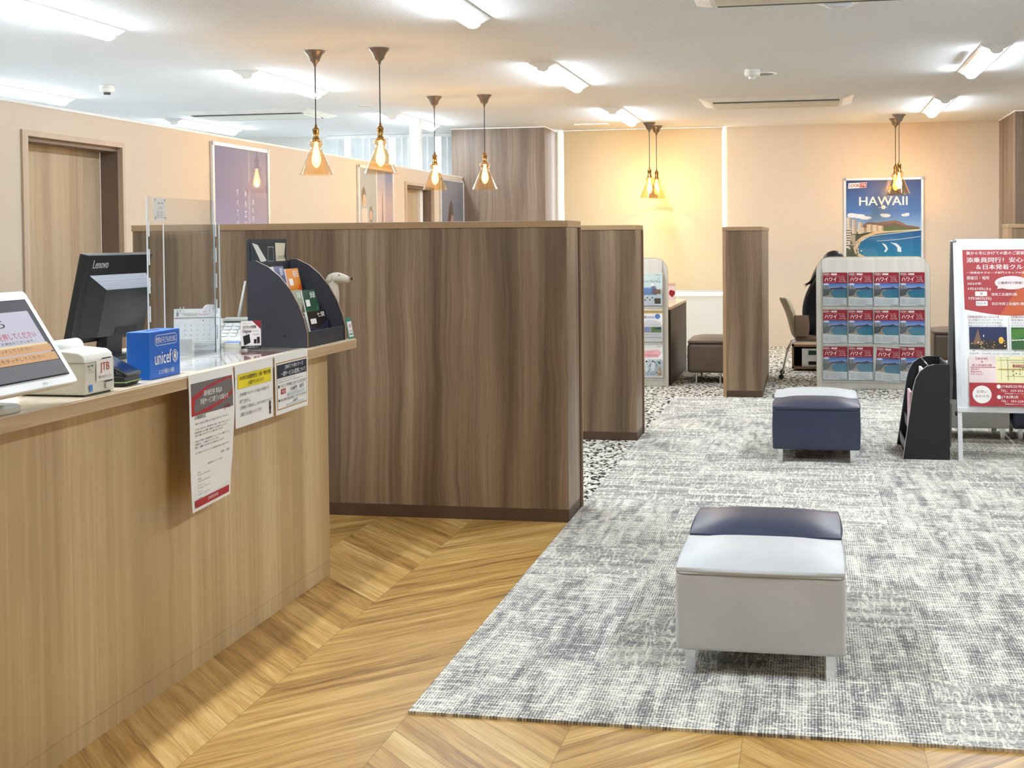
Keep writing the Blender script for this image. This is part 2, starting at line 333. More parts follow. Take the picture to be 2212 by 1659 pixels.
class Sheet:
    """artwork in its own u (right) / v (down) units; s = metres per unit, (ou, ov) = the unit point at the local origin"""
    def __init__(s, sc, ou=0, ov=0, step=.00035): s.mb = MB(); s.s = sc; s.ou = ou; s.ov = ov; s.k = 1; s.step = step; s.clip = None
    def p(s, u, v): return ((u-s.ou)*s.s, (s.ov-v)*s.s, s.k*s.step)
    def poly(s, pts, m, up=1):
        s.mb.add([s.p(*q) for q in pts], [tuple(range(len(pts)))], m); s.k += up; return s
    def rect(s, u0, v0, u1, v1, m, up=1, n=1):
        for i in range(n):
            a = v0+(v1-v0)*i/n; b = v0+(v1-v0)*(i+1)/n
            s.mb.add([s.p(u0, b), s.p(u1, b), s.p(u1, a), s.p(u0, a)], [(0, 1, 2, 3)], m)
        s.k += up; return s
    def disc(s, u, v, r, m, ry=None, n=24, up=1):
        return s.poly([(u+r*math.cos(2*PI*i/n), v-(ry or r)*math.sin(2*PI*i/n)) for i in range(n)], m, up)
    def ring(s, u, v, r0, r1, m, n=24):
        vs = [s.p(u+r*math.cos(2*PI*i/n), v-r*math.sin(2*PI*i/n)) for r in (r0, r1) for i in range(n)]
        s.mb.add(vs, [(i, (i+1) % n, (i+1) % n+n, i+n) for i in range(n)], m); s.k += 1; return s
    def rrect(s, u0, v0, u1, v1, r, m): return s.poly(rrect(u0, u1, v0, v1, r), m)
    def outline(s, u0, v0, u1, v1, r, t, m):
        a = rrect(u0, u1, v0, v1, r); b = rrect(u0+t, u1-t, v0+t, v1-t, max(r-t, .01)); n = len(a)
        s.mb.add([s.p(*q) for q in a+b], [(i, (i+1) % n, (i+1) % n+n, i+n) for i in range(n)], m); s.k += 1; return s
    def line(s, pts, t, m):
        for (a, b), (c, d) in zip(pts, pts[1:]):
            L = math.hypot(c-a, d-b) or 1; nx, ny = -(d-b)/L*t/2, (c-a)/L*t/2
            s.mb.add([s.p(a+nx, b+ny), s.p(a-nx, b-ny), s.p(c-nx, d-ny), s.p(c+nx, d+ny)], [(0, 1, 2, 3)], m)
        s.k += 1; return s
    def text(s, body, u0, v0, u1, v1, m, bold=0, ang=0):
        """lettering fitted into the box u0..u1, v0..v1 (v down)"""
        vs, fs, x0, x1, y0, y1 = textmesh(body, 0)
        if not vs: return s
        kx = (u1-u0)/(x1-x0 or 1); ky = (v1-v0)/(y1-y0 or 1)
        out = []
        for x, y, z in vs:
            u = u0+(x-x0)*kx; v = v1-(y-y0)*ky
            out.append(s.p(u, v))
        s.mb.add(out, fs, m)
        if bold:
            s.k += .05; d = abs(kx)*bold*1.6*s.s; s.mb.add([(x+d, y, z+.05*s.step) for x, y, z in out], fs, m)
        s.k += .3; return s
    def build(s, name, parent=None, loc=(0, 0, 0), rot=(PI/2, 0, 0), deform=None, thick=0):
        if deform: s.mb.v = [deform(v) for v in s.mb.v]
        o = s.mb.build(name, parent, loc=loc, rot=rot, solid=1); return o
FRONT = (PI/2, 0, 0); RIGHT = (PI/2, 0, PI/2)

# ================================================================== the room
H = 2.744
XL, XR, YN, YF = -8.2, 3.4, -2.6, 15.78
def sbox(name, a, m, **k): return struct(MB().box(*a, m).build(name, **k))
sbox('floor', (XL, XR, YN, YF+.3, -.05, 0), M_FLOOR)
sbox('ceiling', (XL-.1, XR+.1, YN-.1, YF+.3, H, H+.08), M_CEIL)
# carpets: streaked waiting area, flecked area of the booths
sp = MB(); sp.box(-3.6, XR, 6.24, YF, 0, .006, M_SPECK); struct(sp.build('floor_booth_carpet'))
sbox('floor_waiting_carpet', (-1.146, XR, 3.432, 10.663, .0, .010), M_CARPET)
M_BOUNCE = wallmat('pale_bounce_floor', (204, 206, 206), 160, .4, .95)  # unseen pale floor sheets, added to bounce whiter light onto the ceiling
sbox('floor_staff_bounce', (-4.2, -2.62, YN, 5.88, 0, .006), M_BOUNCE)
sbox('floor_left_room_bounce', (XL, -4.40, YN, YF, 0, .006), M_BOUNCE)
sbox('wall_right', (XR, XR+.1, YN, YF, 0, H), M_WALL)
sbox('wall_near', (XL, XR, YN-.1, YN, 0, H), M_WALL)
sbox('wall_outer', (XL-.1, XL, YN, YF, 0, H), M_WALLW)
# left wall: lower than the ceiling, two recessed doors
WX, WT, WH = -4.24, .14, 2.132
def wall_left():
    b = MB(); ys = [(YN, 6.195), (7.234, 12.789), (13.83, 15.10)]
    for y0, y1 in ys: b.box(WX-WT, WX, y0, y1, 0, WH, M_WALL)
    for y0, y1 in ((6.195, 7.234), (12.789, 13.83)): b.box(WX-WT, WX, y0, y1, 1.992, WH, M_WALL)
    b.box(WX-WT-.004, WX+.004, YN, 15.105, WH, WH+.014, M_WHITE)
    struct(b.build('wall_left'))
wall_left()
for i, (y0, y1) in enumerate(((6.195, 7.234), (12.789, 13.83))):
    d = MB().box(WX-.20, WX-.14, y0+.03, y1-.03, 0, 1.96, M_DOOR).build('door_%d' % (i+1)); struct(d)
    f = MB(); t = .05
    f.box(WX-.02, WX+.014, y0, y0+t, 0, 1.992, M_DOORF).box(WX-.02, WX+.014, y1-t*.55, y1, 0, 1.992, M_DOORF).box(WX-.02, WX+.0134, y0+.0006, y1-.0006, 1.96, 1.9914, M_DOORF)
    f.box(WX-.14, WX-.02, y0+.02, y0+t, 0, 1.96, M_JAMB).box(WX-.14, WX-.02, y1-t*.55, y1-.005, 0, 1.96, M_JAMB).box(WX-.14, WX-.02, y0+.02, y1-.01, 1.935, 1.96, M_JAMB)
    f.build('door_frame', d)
    h = MB(); h.tube([(WX-.14, y0+.11, 1.0), (WX-.09, y0+.11, 1.0), (WX-.09, y0+.22, 1.0)], .009, M_CHROME); h.build('door_handle', d)
# white post over the wall
struct(MB().box(-4.46, -4.345, 13.66, 13.76, 0, H, M_WHITE).build('trim_1'))
# walnut columns
struct(MB().box(-4.375, -3.192, 15.06, YF, 0, H-.012, M_WALNUT_L).build('wall_column_left'))
struct(MB().box(-4.38, -3.187, 15.055, YF, H-.012, H, M_WHITE).build('trim_2'))
struct(MB().box(2.232, XR, 14.57, YF, 0, H-.012, M_WALNUT_L).build('wall_column_right'))
struct(MB().box(2.227, XR, 14.565, YF, H-.012, H, M_WHITE).build('trim_3'))
# back wall: window opening x -3.17..-1.02 behind the roller blind, window x -6.25..-4.37 of the left room
bw = MB(); Y0, Y1 = YF, YF+.14
bw.box(-1.02, XR, Y0, Y1, 0, H, M_WALL)
bw.box(-3.192, -1.02, Y0, Y1, 0, .635, M_WALLW); bw.box(-4.37, -3.17, Y0, Y1, 0, H, M_WALLW)
bw.box(-6.25, -4.37, Y0, Y1, 0, 1.0, M_WALLW); bw.box(XL, -6.25, Y0, Y1, 0, H, M_WALLW)
struct(bw.build('wall_back'))
wf = MB()
for x in (-3.17, -2.1, -1.05): wf.box(x, x+.03, Y0+.04, Y0+.09, .635, H, M_WHITE)
wf.box(-3.17, -1.02, Y0+.04, Y0+.09, .635, .65, M_WHITE)
wo = struct(wf.build('window_1'))
MB().box(-3.14, -1.05, Y0+.062, Y0+.068, .65, H, M_GLASS).build('window_pane', wo)
wf = MB()
for x in (-6.25, -5.3, -4.40): wf.box(x, x+.03, Y0+.04, Y0+.09, 1.0, H, M_WHITE)
wf.box(-6.25, -4.37, Y0+.04, Y0+.09, 1.0, 1.04, M_WHITE)
wo = struct(wf.build('window_2'))
MB().box(-6.22, -4.40, Y0+.062, Y0+.068, 1.04, H, M_GLASS).build('window_pane', wo)

# roller blind
t = thing('roller_blind', 'wide cream roller blind lowered over the window behind the two hanging lamps', 'blind', (-2.08, 15.70, .69))
MB().box(-1.003, 1.003, -.001, .001, .012, 2.045, M_BLIND).build('blind_fabric', t)
MB().box(-1.003, 1.003, -.007, .007, -.004, .014, M_ALU).build('bottom_rail', t, bevel=.003)
b = MB(); b.cyl(.022, -1.01, 1.01, M_WHITE, 16, M=Matrix.Translation((0, .03, 2.028)) @ Matrix.Rotation(PI/2, 4, 'Y')); b.build('roller_tube', t)
# vertical blinds of the left room
t = thing('vertical_blind', 'pale grey vertical slat blind over the window beyond the left wall', 'blind', (-5.31, 15.66, 1.0))
MB().box(-.94, .94, -.02, .02, 1.70, 1.742, M_WHITE).build('head_rail', t)
b = MB(); M_SLAT = P((212, 218, 218), .7); x = -.92; k = 0
while x < .93:
    if k % 7 != 3:
        w_ = .046; a = math.radians(28+8*math.sin(k*2.3)); ca, sa = math.cos(a)*w_, math.sin(a)*w_*.35
        b.add([(x-ca, -sa, 0), (x+ca, sa, 0), (x+ca, sa, 1.70), (x-ca, -sa, 1.70)], [(0, 1, 2, 3)], M_SLAT)
        b.add([(x-ca, -sa+.002, 0), (x+ca, sa+.002, 0), (x+ca, sa+.002, 1.70), (x-ca, -sa+.002, 1.70)], [(3, 2, 1, 0)], M_SLAT)
    x += .088; k += 1
b.build('slats', t)

# ------------------------------------------------------------------ ceiling lights
def make_light(loc, label, glow_tape=False):
    t = thing('ceiling_light', label, 'ceiling light', loc, 0, 'tube lights on the ceiling')
    b = MB(); L = .75
    b.prism([(-.108, 0), (.108, 0), (.108, -.008), (.052, -.036), (-.052, -.036), (-.108, -.008)], -L, L, M_WHITE, 1); b.build('housing', t)
    b = MB(); pr = [(-.048, -.036)]+[(.048*math.cos(PI+PI*i/10), -.036+.034*math.sin(PI+PI*i/10)) for i in range(1, 10)]+[(.048, -.036)]
    b.prism(pr, -L+.03, L-.03, M_TUBE, 1, smooth=True); b.build('tube', t)
    for y in (-L+.012, L-.030): MB().prism(pr, y+.004, y+.014, M_WHITE, 1).build('end_cap', t)
    return t
LX = (-6.98, -4.46, -2.05, 1.325)
LAB = {
 (-6.98, 10.15): 'tube light partly hidden by the left wall top, above the first door',
 (-6.98, 13.72): 'tube light over the far room, beyond the cassette with the dark slot',
 (-4.46, 6.74): 'very bright tube light in the top left corner of the ceiling',
 (-4.46, 10.22): 'tube light just left of the two nearest hanging lamps, behind their cords',
 (-4.46, 13.8): 'distant tube light near the white post and the slatted window',
 (-2.05, 6.84): 'bright tube light cut by the top edge, near the centre of the ceiling',
 (-2.05, 10.36): 'tube light above the second row of partitions, right of the four left hanging lamps',
 (-2.05, 13.87): 'distant tube light beside the roses of the lamps before the roller blind',
 (1.325, 10.22): 'tube light on the right with orange tape along its side',
 (1.325, 13.7): 'farther of the two tube lights on the right, near the poster lamps'}
base = None
ys = {-6.98: (3.2, 6.7, 10.15, 13.72), -4.46: (3.2, 6.74, 10.22, 13.8), -2.05: (3.3, 6.84, 10.36, 13.87), 1.325: (3.2, 6.70, 10.22, 13.7)}
for x in LX:
    for y in ys[x]:
        lab = LAB.get((x, y), 'white tube light on the ceiling outside the view')
        if base is None: base = make_light((x, y, H), lab); o = base
        else: o = copy_tree(base); o.location = (x, y, H); o['label'] = lab
        if (x, y) not in LAB: o['group'] = 'tube lights behind and beside the viewer'  # unseen lamps carrying the ceiling grid on, added for light from outside the view
        if (x, y) == (1.325, 10.22): tape_on = o
b = MB(); M_OR = P((240, 170, 90), .5)
b.box(-.100, -.060, -.45, .35, -.028, -.024, M_OR, Matrix.Rotation(0, 4, 'Y')); b.build('orange_tape', tape_on, loc=(-.012, 0, -.006))

# ------------------------------------------------------------------ pendants
def make_pendant():
    t = thing('pendant_lamp', 'x', 'hanging lamp', (0, 0, H), 0, 'amber glass pendant lamps')
    b = MB(); b.lathe([(.0, 0), (.073, 0), (.076, -.004), (.072, -.010), (.052, -.032), (.040, -.058), (.036, -.072), (.020, -.086), (.012, -.094), (.010, -.112), (.0, -.114)], M_ROSE, 32); b.build('ceiling_rose', t)
    MB().cyl(.0042, -.545, -.10, M_CORD, 10).build('cord', t)
    b = MB(); b.lathe([(0, -.53), (.008, -.532), (.009, -.552), (.024, -.566), (.027, -.574), (.022, -.578), (.022, -.632), (.027, -.637), (.029, -.650), (.026, -.658), (0, -.658)], M_BRASS, 28); b.build('socket', t)
    b = MB(); b.lathe([(.030, -.643), (.045, -.652), (.052, -.665), (.050, -.676), (.040, -.690), (.037, -.700), (.046, -.722), (.121, -.893), (.1235, -.897), (.1195, -.897), (.043, -.720), (.034, -.700), (.037, -.688), (.047, -.675), (.048, -.666), (.043, -.656), (.030, -.647)], M_AMB, 40); b.build('glass_shade', t)
    bu = MB(); bu.lathe([(.013, -.658), (.014, -.69), (.024, -.735), (.033, -.775), (.033, -.80), (.024, -.826), (.010, -.842), (.001, -.845)], M_BULBG, 24); bo = bu.build('bulb', t)
    f = MB(); pts = []
    for k in range(33): a = 2*PI*k/4; pts.append((.010*math.cos(a), .010*math.sin(a), -.72 if k % 2 else -.80))
    f.tube(pts, .0016, M_FIL, 6); f.ball((0, 0, -.765), .013, M_FIL, 12, 8, (1, 1, 1.9)); f.build('filament', bo)
    return t
def bulb_light(parent):
    ld = bpy.data.lights.new('bulb_light', 'POINT'); ld.energy = BULB; ld.color = (1, .84, .62); ld.shadow_soft_size = .015
    o = bpy.data.objects.new('bulb_light', ld); C.objects.link(o); o.parent = parent; o.location = (0, 0, -.815)
PEND = [((-3.527, 8.63), 'nearest row hanging lamp on the left, amber glass cone with glowing bulb'),
        ((-3.037, 8.63), 'second hanging lamp from the left, before the Paris poster, long black cord'),
        ((-3.55, 11.64), 'smaller hanging lamp before the poster of the woman with long hair'),
        ((-3.055, 11.64), 'hanging lamp in front of the walnut column, right one of its pair'),
        ((-1.889, 14.93), 'left one of the two overlapping lamps before the cream roller blind'),
        ((-1.858, 15.38), 'right one of the two overlapping lamps before the cream roller blind'),
        ((.992, 14.69), 'hanging lamp nearest in front of the beach poster top, slightly right one'),
        ((.985, 15.20), 'hanging lamp behind its twin over the beach poster, slightly left one')]
pp = make_pendant()
for i, ((x, y), lab) in enumerate(PEND):
    o = pp if i == 0 else copy_tree(pp)
    o.location = (x, y, H); o['label'] = lab; bulb_light(o)

# ------------------------------------------------------------------ ceiling fittings
M_SLOT = P((58, 60, 60), .6); M_ACW = P((224, 222, 214), .5); M_ACF = P((206, 200, 182), .5)
def cassette(cx, cy, lab, flap=True):
    t = thing('air_conditioner', lab, 'air conditioner', (cx, cy, H))
    b = MB(); hx, hy = .755, .44
    vs = [(-hx, -hy, 0), (hx, -hy, 0), (hx, hy, 0), (-hx, hy, 0), (-hx+.1, -hy+.1, -.03), (hx-.1, -hy+.1, -.03), (hx-.1, hy-.1, -.03), (-hx+.1, hy-.1, -.03)]
    b.add(vs, [(0, 1, 5, 4), (1, 2, 6, 5), (2, 3, 7, 6), (3, 0, 4, 7), (4, 5, 6, 7)], M_ACW); b.build('panel', t)
    b = MB(); b.box(-.62, .62, -.31, -.24, -.036, -.028, M_SLOT).box(-.62, .62, .24, .31, -.036, -.028, M_SLOT); b.build('air_slot', t)
    MB().box(-.625, .625, -.24, .24, -.042, -.030, M_ACF if flap else M_ACW).build('intake_grille', t, bevel=.003)
    return t
cassette(-.335, 12.92, 'long beige ceiling air conditioner between the right tube lights, above the middle partition')
cassette(-5.87, 12.75, 'ceiling air conditioner with dark slot above the left wall', False)
cassette(.095, 7.08, 'air conditioner panel cut off by the top edge of the photo')
def detector(x, y, lab, dark=False):
    t = thing('smoke_detector', lab, 'smoke detector', (x, y, H))
    b = MB(); b.lathe([(0, 0), (.062, 0), (.064, -.012), (.060, -.020), (.066, -.026), (.064, -.048), (.044, -.060), (0, -.060)], M_OFF, 28); b.build('housing', t)
    b = MB(); b.lathe([(0, -.06), (.030, -.06), (.030, -.078), (0, -.080)], P((70, 68, 66), .5) if dark else M_ALU, 20); b.build('sensor', t)
detector(-.465, 10.43, 'round cream smoke detector beside the grey ceiling disc')
detector(-6.06, 10.10, 'smoke detector with dark tip above the left doorway', True)
t = thing('ceiling_speaker', 'flat round grey speaker next to the smoke detector', 'speaker', (-.39, 10.72, H))
MB().lathe([(.09, 0), (.115, 0), (.115, -.006), (.098, -.008), (.09, -.006)], M_WHITE, 36).build('rim', t); MB().cyl(.095, -.006, -.0, P((150, 150, 146), .8), 36).build('grille', t)
t = thing('ceiling_speaker', 'white flat disc on the ceiling between the first two hanging lamps and the window', 'speaker', (-4.467, 12.23, H))
MB().lathe([(.075, 0), (.085, 0), (.085, -.005), (.075, -.006)], M_WHITE, 32).build('rim', t); MB().cyl(.076, -.004, 0, M_OFF, 32).build('grille', t)
t = thing('ceiling_speaker', 'small flat disc on the ceiling under the far left air conditioner', 'speaker', (-6.51, 13.73, H))
MB().lathe([(.065, 0), (.075, 0), (.075, -.005), (.065, -.006)], M_WHITE, 32).build('rim', t); MB().cyl(.066, -.004, 0, M_OFF, 32).build('grille', t)
t = thing('ceiling_dome', 'round white glassy dome touching the top edge of the photo', 'ceiling dome', (.163, 7.47, H))
MB().lathe([(0, 0), (.135, 0), (.132, -.014), (.112, -.026), (0, -.026)], M_WHITE, 36).build('dome_base', t); MB().lathe([(.085, -.026), (.078, -.040), (.05, -.05), (0.001, -.053)], P((200, 206, 210), .15), 30).build('lens', t)
t = tag(MB().box(-2.79, -2.38, 14.83, 14.99, H-.012, H, M_WHITE).build('ceiling_vent', bevel=.003), 'small flat white ceiling panel close to the walnut column', 'vent')

# ------------------------------------------------------------------ partitions
HP = 1.456
def partition(name, label, x0, x1, y0, y1, side=None, group=None, strip=None):
    t = thing(name, label, 'partition', ((x0+x1)/2, (y0+y1)/2, 0), 0, group)
    a, b_ = (x1-x0)/2, (y1-y0)/2
    MB().box(-a, a, -b_, b_, .062, HP-.032, M_WALNUT).build('panel', t)
    MB().box(-a-.004, a+.006, -b_-.006, b_+.006, HP-.032, HP, M_CAP).build('top_cap', t, bevel=.0015)
    MB().box(-a, a, -b_-.0, b_, 0, .0615, M_SKIRT).build('skirting', t)
    if side == 'r':
        MB().box(a, a+.004, b_-.035, b_+.002, .0, HP-.032, M_SKIRT).box(a, a+.009, b_-.006, b_+.004, 0, HP-.032, M_TRIM).build('edge_trim', t)
    if strip: MB().box(-a-.002, -a+.026, -b_-.004, b_, 0, HP-.032, M_TRIM).build('edge_trim', t)
    return t
partition('partition_wall', 'largest walnut partition, right behind the service counter', -3.412, -1.148, 5.900, 6.235, 'r')
partition('partition_wall', 'middle walnut partition showing past the edge of the largest one', -3.412, -1.152, 8.333, 8.668, 'r')
partition('partition_wall', 'narrow walnut partition end standing alone before the beige wall', -.734, -.405, 10.720, 12.40, None, None, True)
partition('partition_wall', 'walnut partition at the right edge, behind the sign board', 1.590, 2.9, 10.72, 11.05, None, None, True)

# ------------------------------------------------------------------ counter
t = thing('service_counter', 'long light oak service counter filling the left foreground', 'counter', (0, 0, 0))
CY = -1.2
MB().box(-2.02, -1.940, CY, 4.833, .062, .922, M_COUNTER).box(-2.50, -2.02, 4.79, 4.833, .0, .922, M_COUNTER).build('front_panel', t)
MB().box(-2.02, -1.941, CY, 4.832, 0, .0605, M_COUNTER).build('plinth', t)
b = MB(); b.box(-2.60, -1.860, CY, 4.960, .922, .9575, M_WORKTOP); b.build('worktop', t, bevel=.0015)
MB().box(-2.598, -1.864, CY, 4.957, .9575, .961, M_TOP).build('worktop_surface', t)
ZW = .961

# printed notices taped to the counter edge
TX = M_INK
def edge_sheet(y0, wd, ht, kind, lab, deform=None):
    s = Sheet(.001, 0, 0, .0003); W_, H_ = wd*1000, ht*1000; s.rect(0, 0, W_, H_, M_PAPER, n=16)
    if kind == 'red':
        s.rect(12, 28, W_-12, 128, P((112, 106, 106), .5), n=4)
        s.poly([(12, 70), (90, 50), (180, 36), (W_-12, 28.5), (W_-12, 86), (210, 106), (130, 122), (12, 127.5)], M_RED)
        s.text('国内航空券 単品の', 92, 56, 210, 74, M_PAPER, .02); s.text('手配サービス終了のお知らせ', 66, 80, 250, 98, M_PAPER, .02)
        s.text('JTB', 222, 118, 262, 134, P((150, 40, 50), .5), .02); s.text('お客様各位', 30, 128, 100, 140, TX, .01)
        y = 150
        for ln in ('平素より当社をご利用いただき誠にありがとうございます。', '', 'この度、当店では、国内航空券（JAL・ANA）をはじめとして', '国内航空券のみの手配・発券サービスを終了いたします。', '何卒ご理解くださいますようお願い申し上げます。', '', '今後のご予約は、各航空会社ホームページにてご確認ください。', 'お客様には、ご不便をおかけいたしますが', '何卒、ご理解いただきますようお願い申し上げます。', '', 'なお、航空券とホテルがセットになった旅行商品は引き続きご利用いただけます。'):
            if ln: s.text(ln, 30, y, 30+min(W_-60, len(ln)*8.2), y+6.5, TX)
            y += 9.5 if ln else 8
        s.text('店長　店主', 205, 262, 270, 269, TX); s.text('＜各航空会社ホームページのご案内＞', 110, 284, 220, 290, TX)
        for i, nm in enumerate(('JAL', 'ANA', 'スカイマーク', 'ソラシド', 'その他')):
            v = 302+i*20; s.text(nm, 42, v, 42+8*len(nm), v+5, TX); s.text('https://www', 42, v+8, 130, v+13, P((90, 90, 96), .6))
        s.rect(18, 386, W_-18, 409, M_RED, n=2); s.text('JTB四日市店', 110, 391, 190, 403, M_PAPER, .01)
    elif kind == 'yellow':
        s.rect(18, 34, W_-16, 82, P((246, 226, 30), .5), n=2); s.outline(18, 34, W_-16, 82, .1, .8, P((150, 140, 60), .5))
        s.text('2025年日本国際博覧会（大阪・関西万博）', 30, 40, W_-24, 55, TX, .02); s.text('入場チケットについて', 92, 60, 215, 75, TX, .02)
        for i, (ln, w_) in enumerate((('JTB店舗ではチケット単品のお取扱いは', 230), ('ありません。', 78), ('ご希望のお客様は、JTBのWEBサイトより', 256), ('ご購入をお願いいたします。', 170))):
            s.text(ln, 30, 96+i*22, 30+w_, 109+i*22, TX)
        s.rect(262, 158, 272, 196, P((120, 40, 40), .5)); s.disc(267, 156, 6, M_INK); s.rect(262, 168, 272, 180, M_INK)
    else:
        G = P((190, 140, 70), .5); N = P((32, 40, 58), .5)
        s.rect(12, 26, W_-10, 194, G, n=4); s.rect(16, 30, W_-14, 190, M_PAPER, n=4); s.rect(16, 34, W_-14, 82, N, n=2)
        s.text('JTBギフト券シリーズ', 84, 38, 250, 56, M_PAPER, .02); s.text('一部サービスの変更について', 50, 60, 272, 78, M_PAPER, .02)
        s.text('日頃はJTBギフト券をご愛顧いただきありがとうございます。', 26, 86, 180, 91, TX); s.text('誠に勝手ながら下記の通りサービス内容を変更いたします。', 26, 94, 250, 99, TX)
        s.text('●ラッピングを有料とさせていただきます', 22, 104, 276, 118, TX, .01)
        s.rect(44, 122, 84, 140, M_RED); s.text('料金', 50, 125, 78, 137, M_PAPER); s.text('110円', 130, 122, 186, 137, TX, .02); s.text('30円', 210, 122, 250, 137, TX, .01)
        s.rect(104, 141, 260, 152, P((206, 214, 220), .5)); s.text('●9月から熨斗代金は有料とさせていただきます', 20, 155, 276, 166, TX, .01); s.text('30円', 150, 168, 186, 178, TX, .02)
        s.rect(90, 180, 250, 186, P((206, 214, 220), .5))
    return tag(s.build('notice_sheet', None, (-1.8585, y0, ZW+.002), RIGHT, deform), lab, 'notice')
def curl(v):
    x, y, z = v; tt = -y/.42; u = x/.297
    return (x, y, z+.006*math.sin(tt*6)*(.4+.6*u)+.002-.020*max(0, tt-.72)*u*2.4+.012*max(0, tt-.3)*(1-u))
edge_sheet(3.512, .297, .42, 'red', 'long paper notice with red and grey heading, leftmost on the counter edge', curl)
edge_sheet(3.825, .297, .21, 'yellow', 'white paper notice with yellow heading taped to the counter edge', lambda v: (v[0], v[1], v[2]+.002+.003*math.sin(v[0]*12)))
edge_sheet(4.134, .297, .21, 'navy', 'paper notice with navy heading and orange border on the counter edge', lambda v: (v[0], v[1], v[2]+.002+.004*math.sin(v[0]*9+1)*(-v[1]/.2)))

# leaflets under the clear desk mat
M_P1 = P((238, 236, 232), .5); M_P2 = P((200, 120, 104), .5); M_P3 = P((120, 110, 104), .5); M_P4 = P((214, 208, 190), .5); M_P5 = P((96, 120, 150), .5)
def leaflet(x, y, wx, wy, rz, m, blobs, lab):
    s = Sheet(1, 0, 0, .00012); s.rect(-wx/2, -wy/2, wx/2, wy/2, M_PAPER)
    s.rect(-wx/2+.008, -wy/2+.008, wx/2-.008, wy/2-.008, m)
    rr = random.Random(int(x*1000+y*77))
    for i in range(blobs):
        a, b_ = rr.uniform(-wx/2+.02, wx/2-.05), rr.uniform(-wy/2+.02, wy/2-.03); s.rect(a, b_, a+rr.uniform(.02, .06), b_+rr.uniform(.006, .02), rr.choice([M_P2, M_P3, M_P4, M_P5, M_PAPER]))
    return tag(s.build('leaflet', None, (x, y, ZW+.0004), (0, 0, rz)), lab, 'leaflet')
leaflet(-2.03, 3.82, .21, .30, .05, M_P1, 10, 'white printed leaflet flat on the counter, next to the blue box')
leaflet(-1.985, 4.20, .19, .28, .02, M_P2, 12, 'reddish picture leaflet lying flat near the counter edge')
leaflet(-2.24, 4.13, .22, .30, -.04, M_P1, 12, 'white leaflet lying flat under the desk calendar')
leaflet(-2.46, 3.9, .20, .30, .03, M_P4, 8, 'beige leaflet lying flat by the staff side of the counter')
tag(MB().box(-2.335, -1.885, 3.63, 4.44, ZW+.003, ZW+.0055, M_GLASS).build('desk_mat'), 'clear sheet covering leaflets on the counter top', 'desk mat')

# touch terminal (left edge)
t = thing('touch_terminal', 'white framed touch screen on a round foot at the left edge', 'touch screen', (-1.97, 2.74, ZW))
TR = math.atan2(.15, .232); Mt = Matrix.Translation((.125, .18, .052)) @ Matrix.Rotation(-TR, 4, 'Y')  # local: y along counter, z up the screen, x out
hh = .278
b = MB(); b.prism(rrect(-.44, 0, 0, hh, .012), -.022, 0, M_WHITE, 0, Mt); b.build('bezel', t, bevel=.004)
b = MB(); b.prism(rrect(-.42, -.02, .02, hh-.03, .03), -.060, -.022, P((222, 218, 200), .5), 0, Mt); b.build('rear_housing', t, bevel=.01)
b = MB(); b.prism([(-.08, -.022), (.08, -.022), (.06, .05), (-.06, .05)], -.05, .0, P((222, 218, 200), .5), 0, Matrix.Translation((.02, -.05, .055))); b.cyl(.095, 0, .014, P((205, 200, 184), .5), 36, 0, -.05); b.cyl(.035, .012, .07, P((215, 212, 196), .5), 24, 0, -.05); b.build('foot', t, bevel=.003)
G1 = screenmat((74, 76, 82)); G2 = screenmat((196, 194, 208)); G3 = screenmat((212, 164, 116)); G4 = screenmat((232, 214, 170)); G5 = screenmat((110, 110, 114)); G6 = screenmat((190, 90, 96)); G7 = screenmat((60, 60, 66)); G8 = screenmat((90, 70, 60))
s = Sheet(.001, 0, 0, .0004); HS = 278
s.rect(-420, 26, -20, HS-26, M_INK); s.rect(-417, 29, -23, HS-29, G1); s.rect(-417, 60, -40, 198, G2)
s.text('お待ち', -310, 78, -160, 104, G7, .02); s.text('受付の方は下のボタンを押してください', -400, 118, -62, 138, G6, .02); s.text('混雑状況により順番が前後する場合がございます。', -400, 142, -80, 151, G7)
s.rect(-417, 148+6, -36, 176, G4); s.rect(-417, 160, -30, 180, G3); s.text('ご相談の方はここをタッチしてください', -390, 162, -110, 172, G8)
s.rect(-417, 184, -30, 206, G3); s.text('その他の方はここをタッチしてください', -390, 188, -80, 199, G8); s.rect(-417, 208, -27, HS-29, G5)
s.text('elo', -150, HS-16, -132, HS-7, P((150, 150, 150), .5))
o = s.build('screen', t); o.matrix_local = Mt @ Matrix.Translation((0, 0, hh)) @ Matrix(((0, 0, 1, 0), (1, 0, 0, 0), (0, 1, 0, 0), (0, 0, 0, 1)))

# receipt printer
t = thing('receipt_printer', 'white ticket printer with a red logo sticker, behind the touch screen', 'printer', (-1.882, 3.0765, ZW))
M_PR = P((226, 222, 210), .45)
b = MB(); b.prism([(0, .004), (-.0, .085), (-.006, .108), (-.02, .118), (-.19, .132), (-.20, .12), (-.20, .004)], -.0715, .0715, M_PR, 1); b.build('body', t, bevel=.006, seg=3)
b = MB(); b.box(-.20, .0012, -.0722, .0722, .0885, .0895, P((120, 118, 110), .6)); b.build('lid_seam', t)
b = MB(); b.tube([(-.10, -.05, .125), (-.10, .05, .125)], .022, M_PAPER, 20); b.build('paper_roll_cover', t)
b = MB(); b.box(-.19, -.01, -.066, .066, 0, .0045, M_BLACK); b.build('rubber_base', t)
s = Sheet(.001, 0, 0, .0004)
s.text('star', -62, -83, -48, -76, TX); s.text('TSP100', -60, -72, -46, -68, TX); s.text('futurePRNT', -60, -65, -30, -62, P((120, 150, 120), .5)); s.disc(-38, -80, 5, P((90, 170, 110), .5), 3)
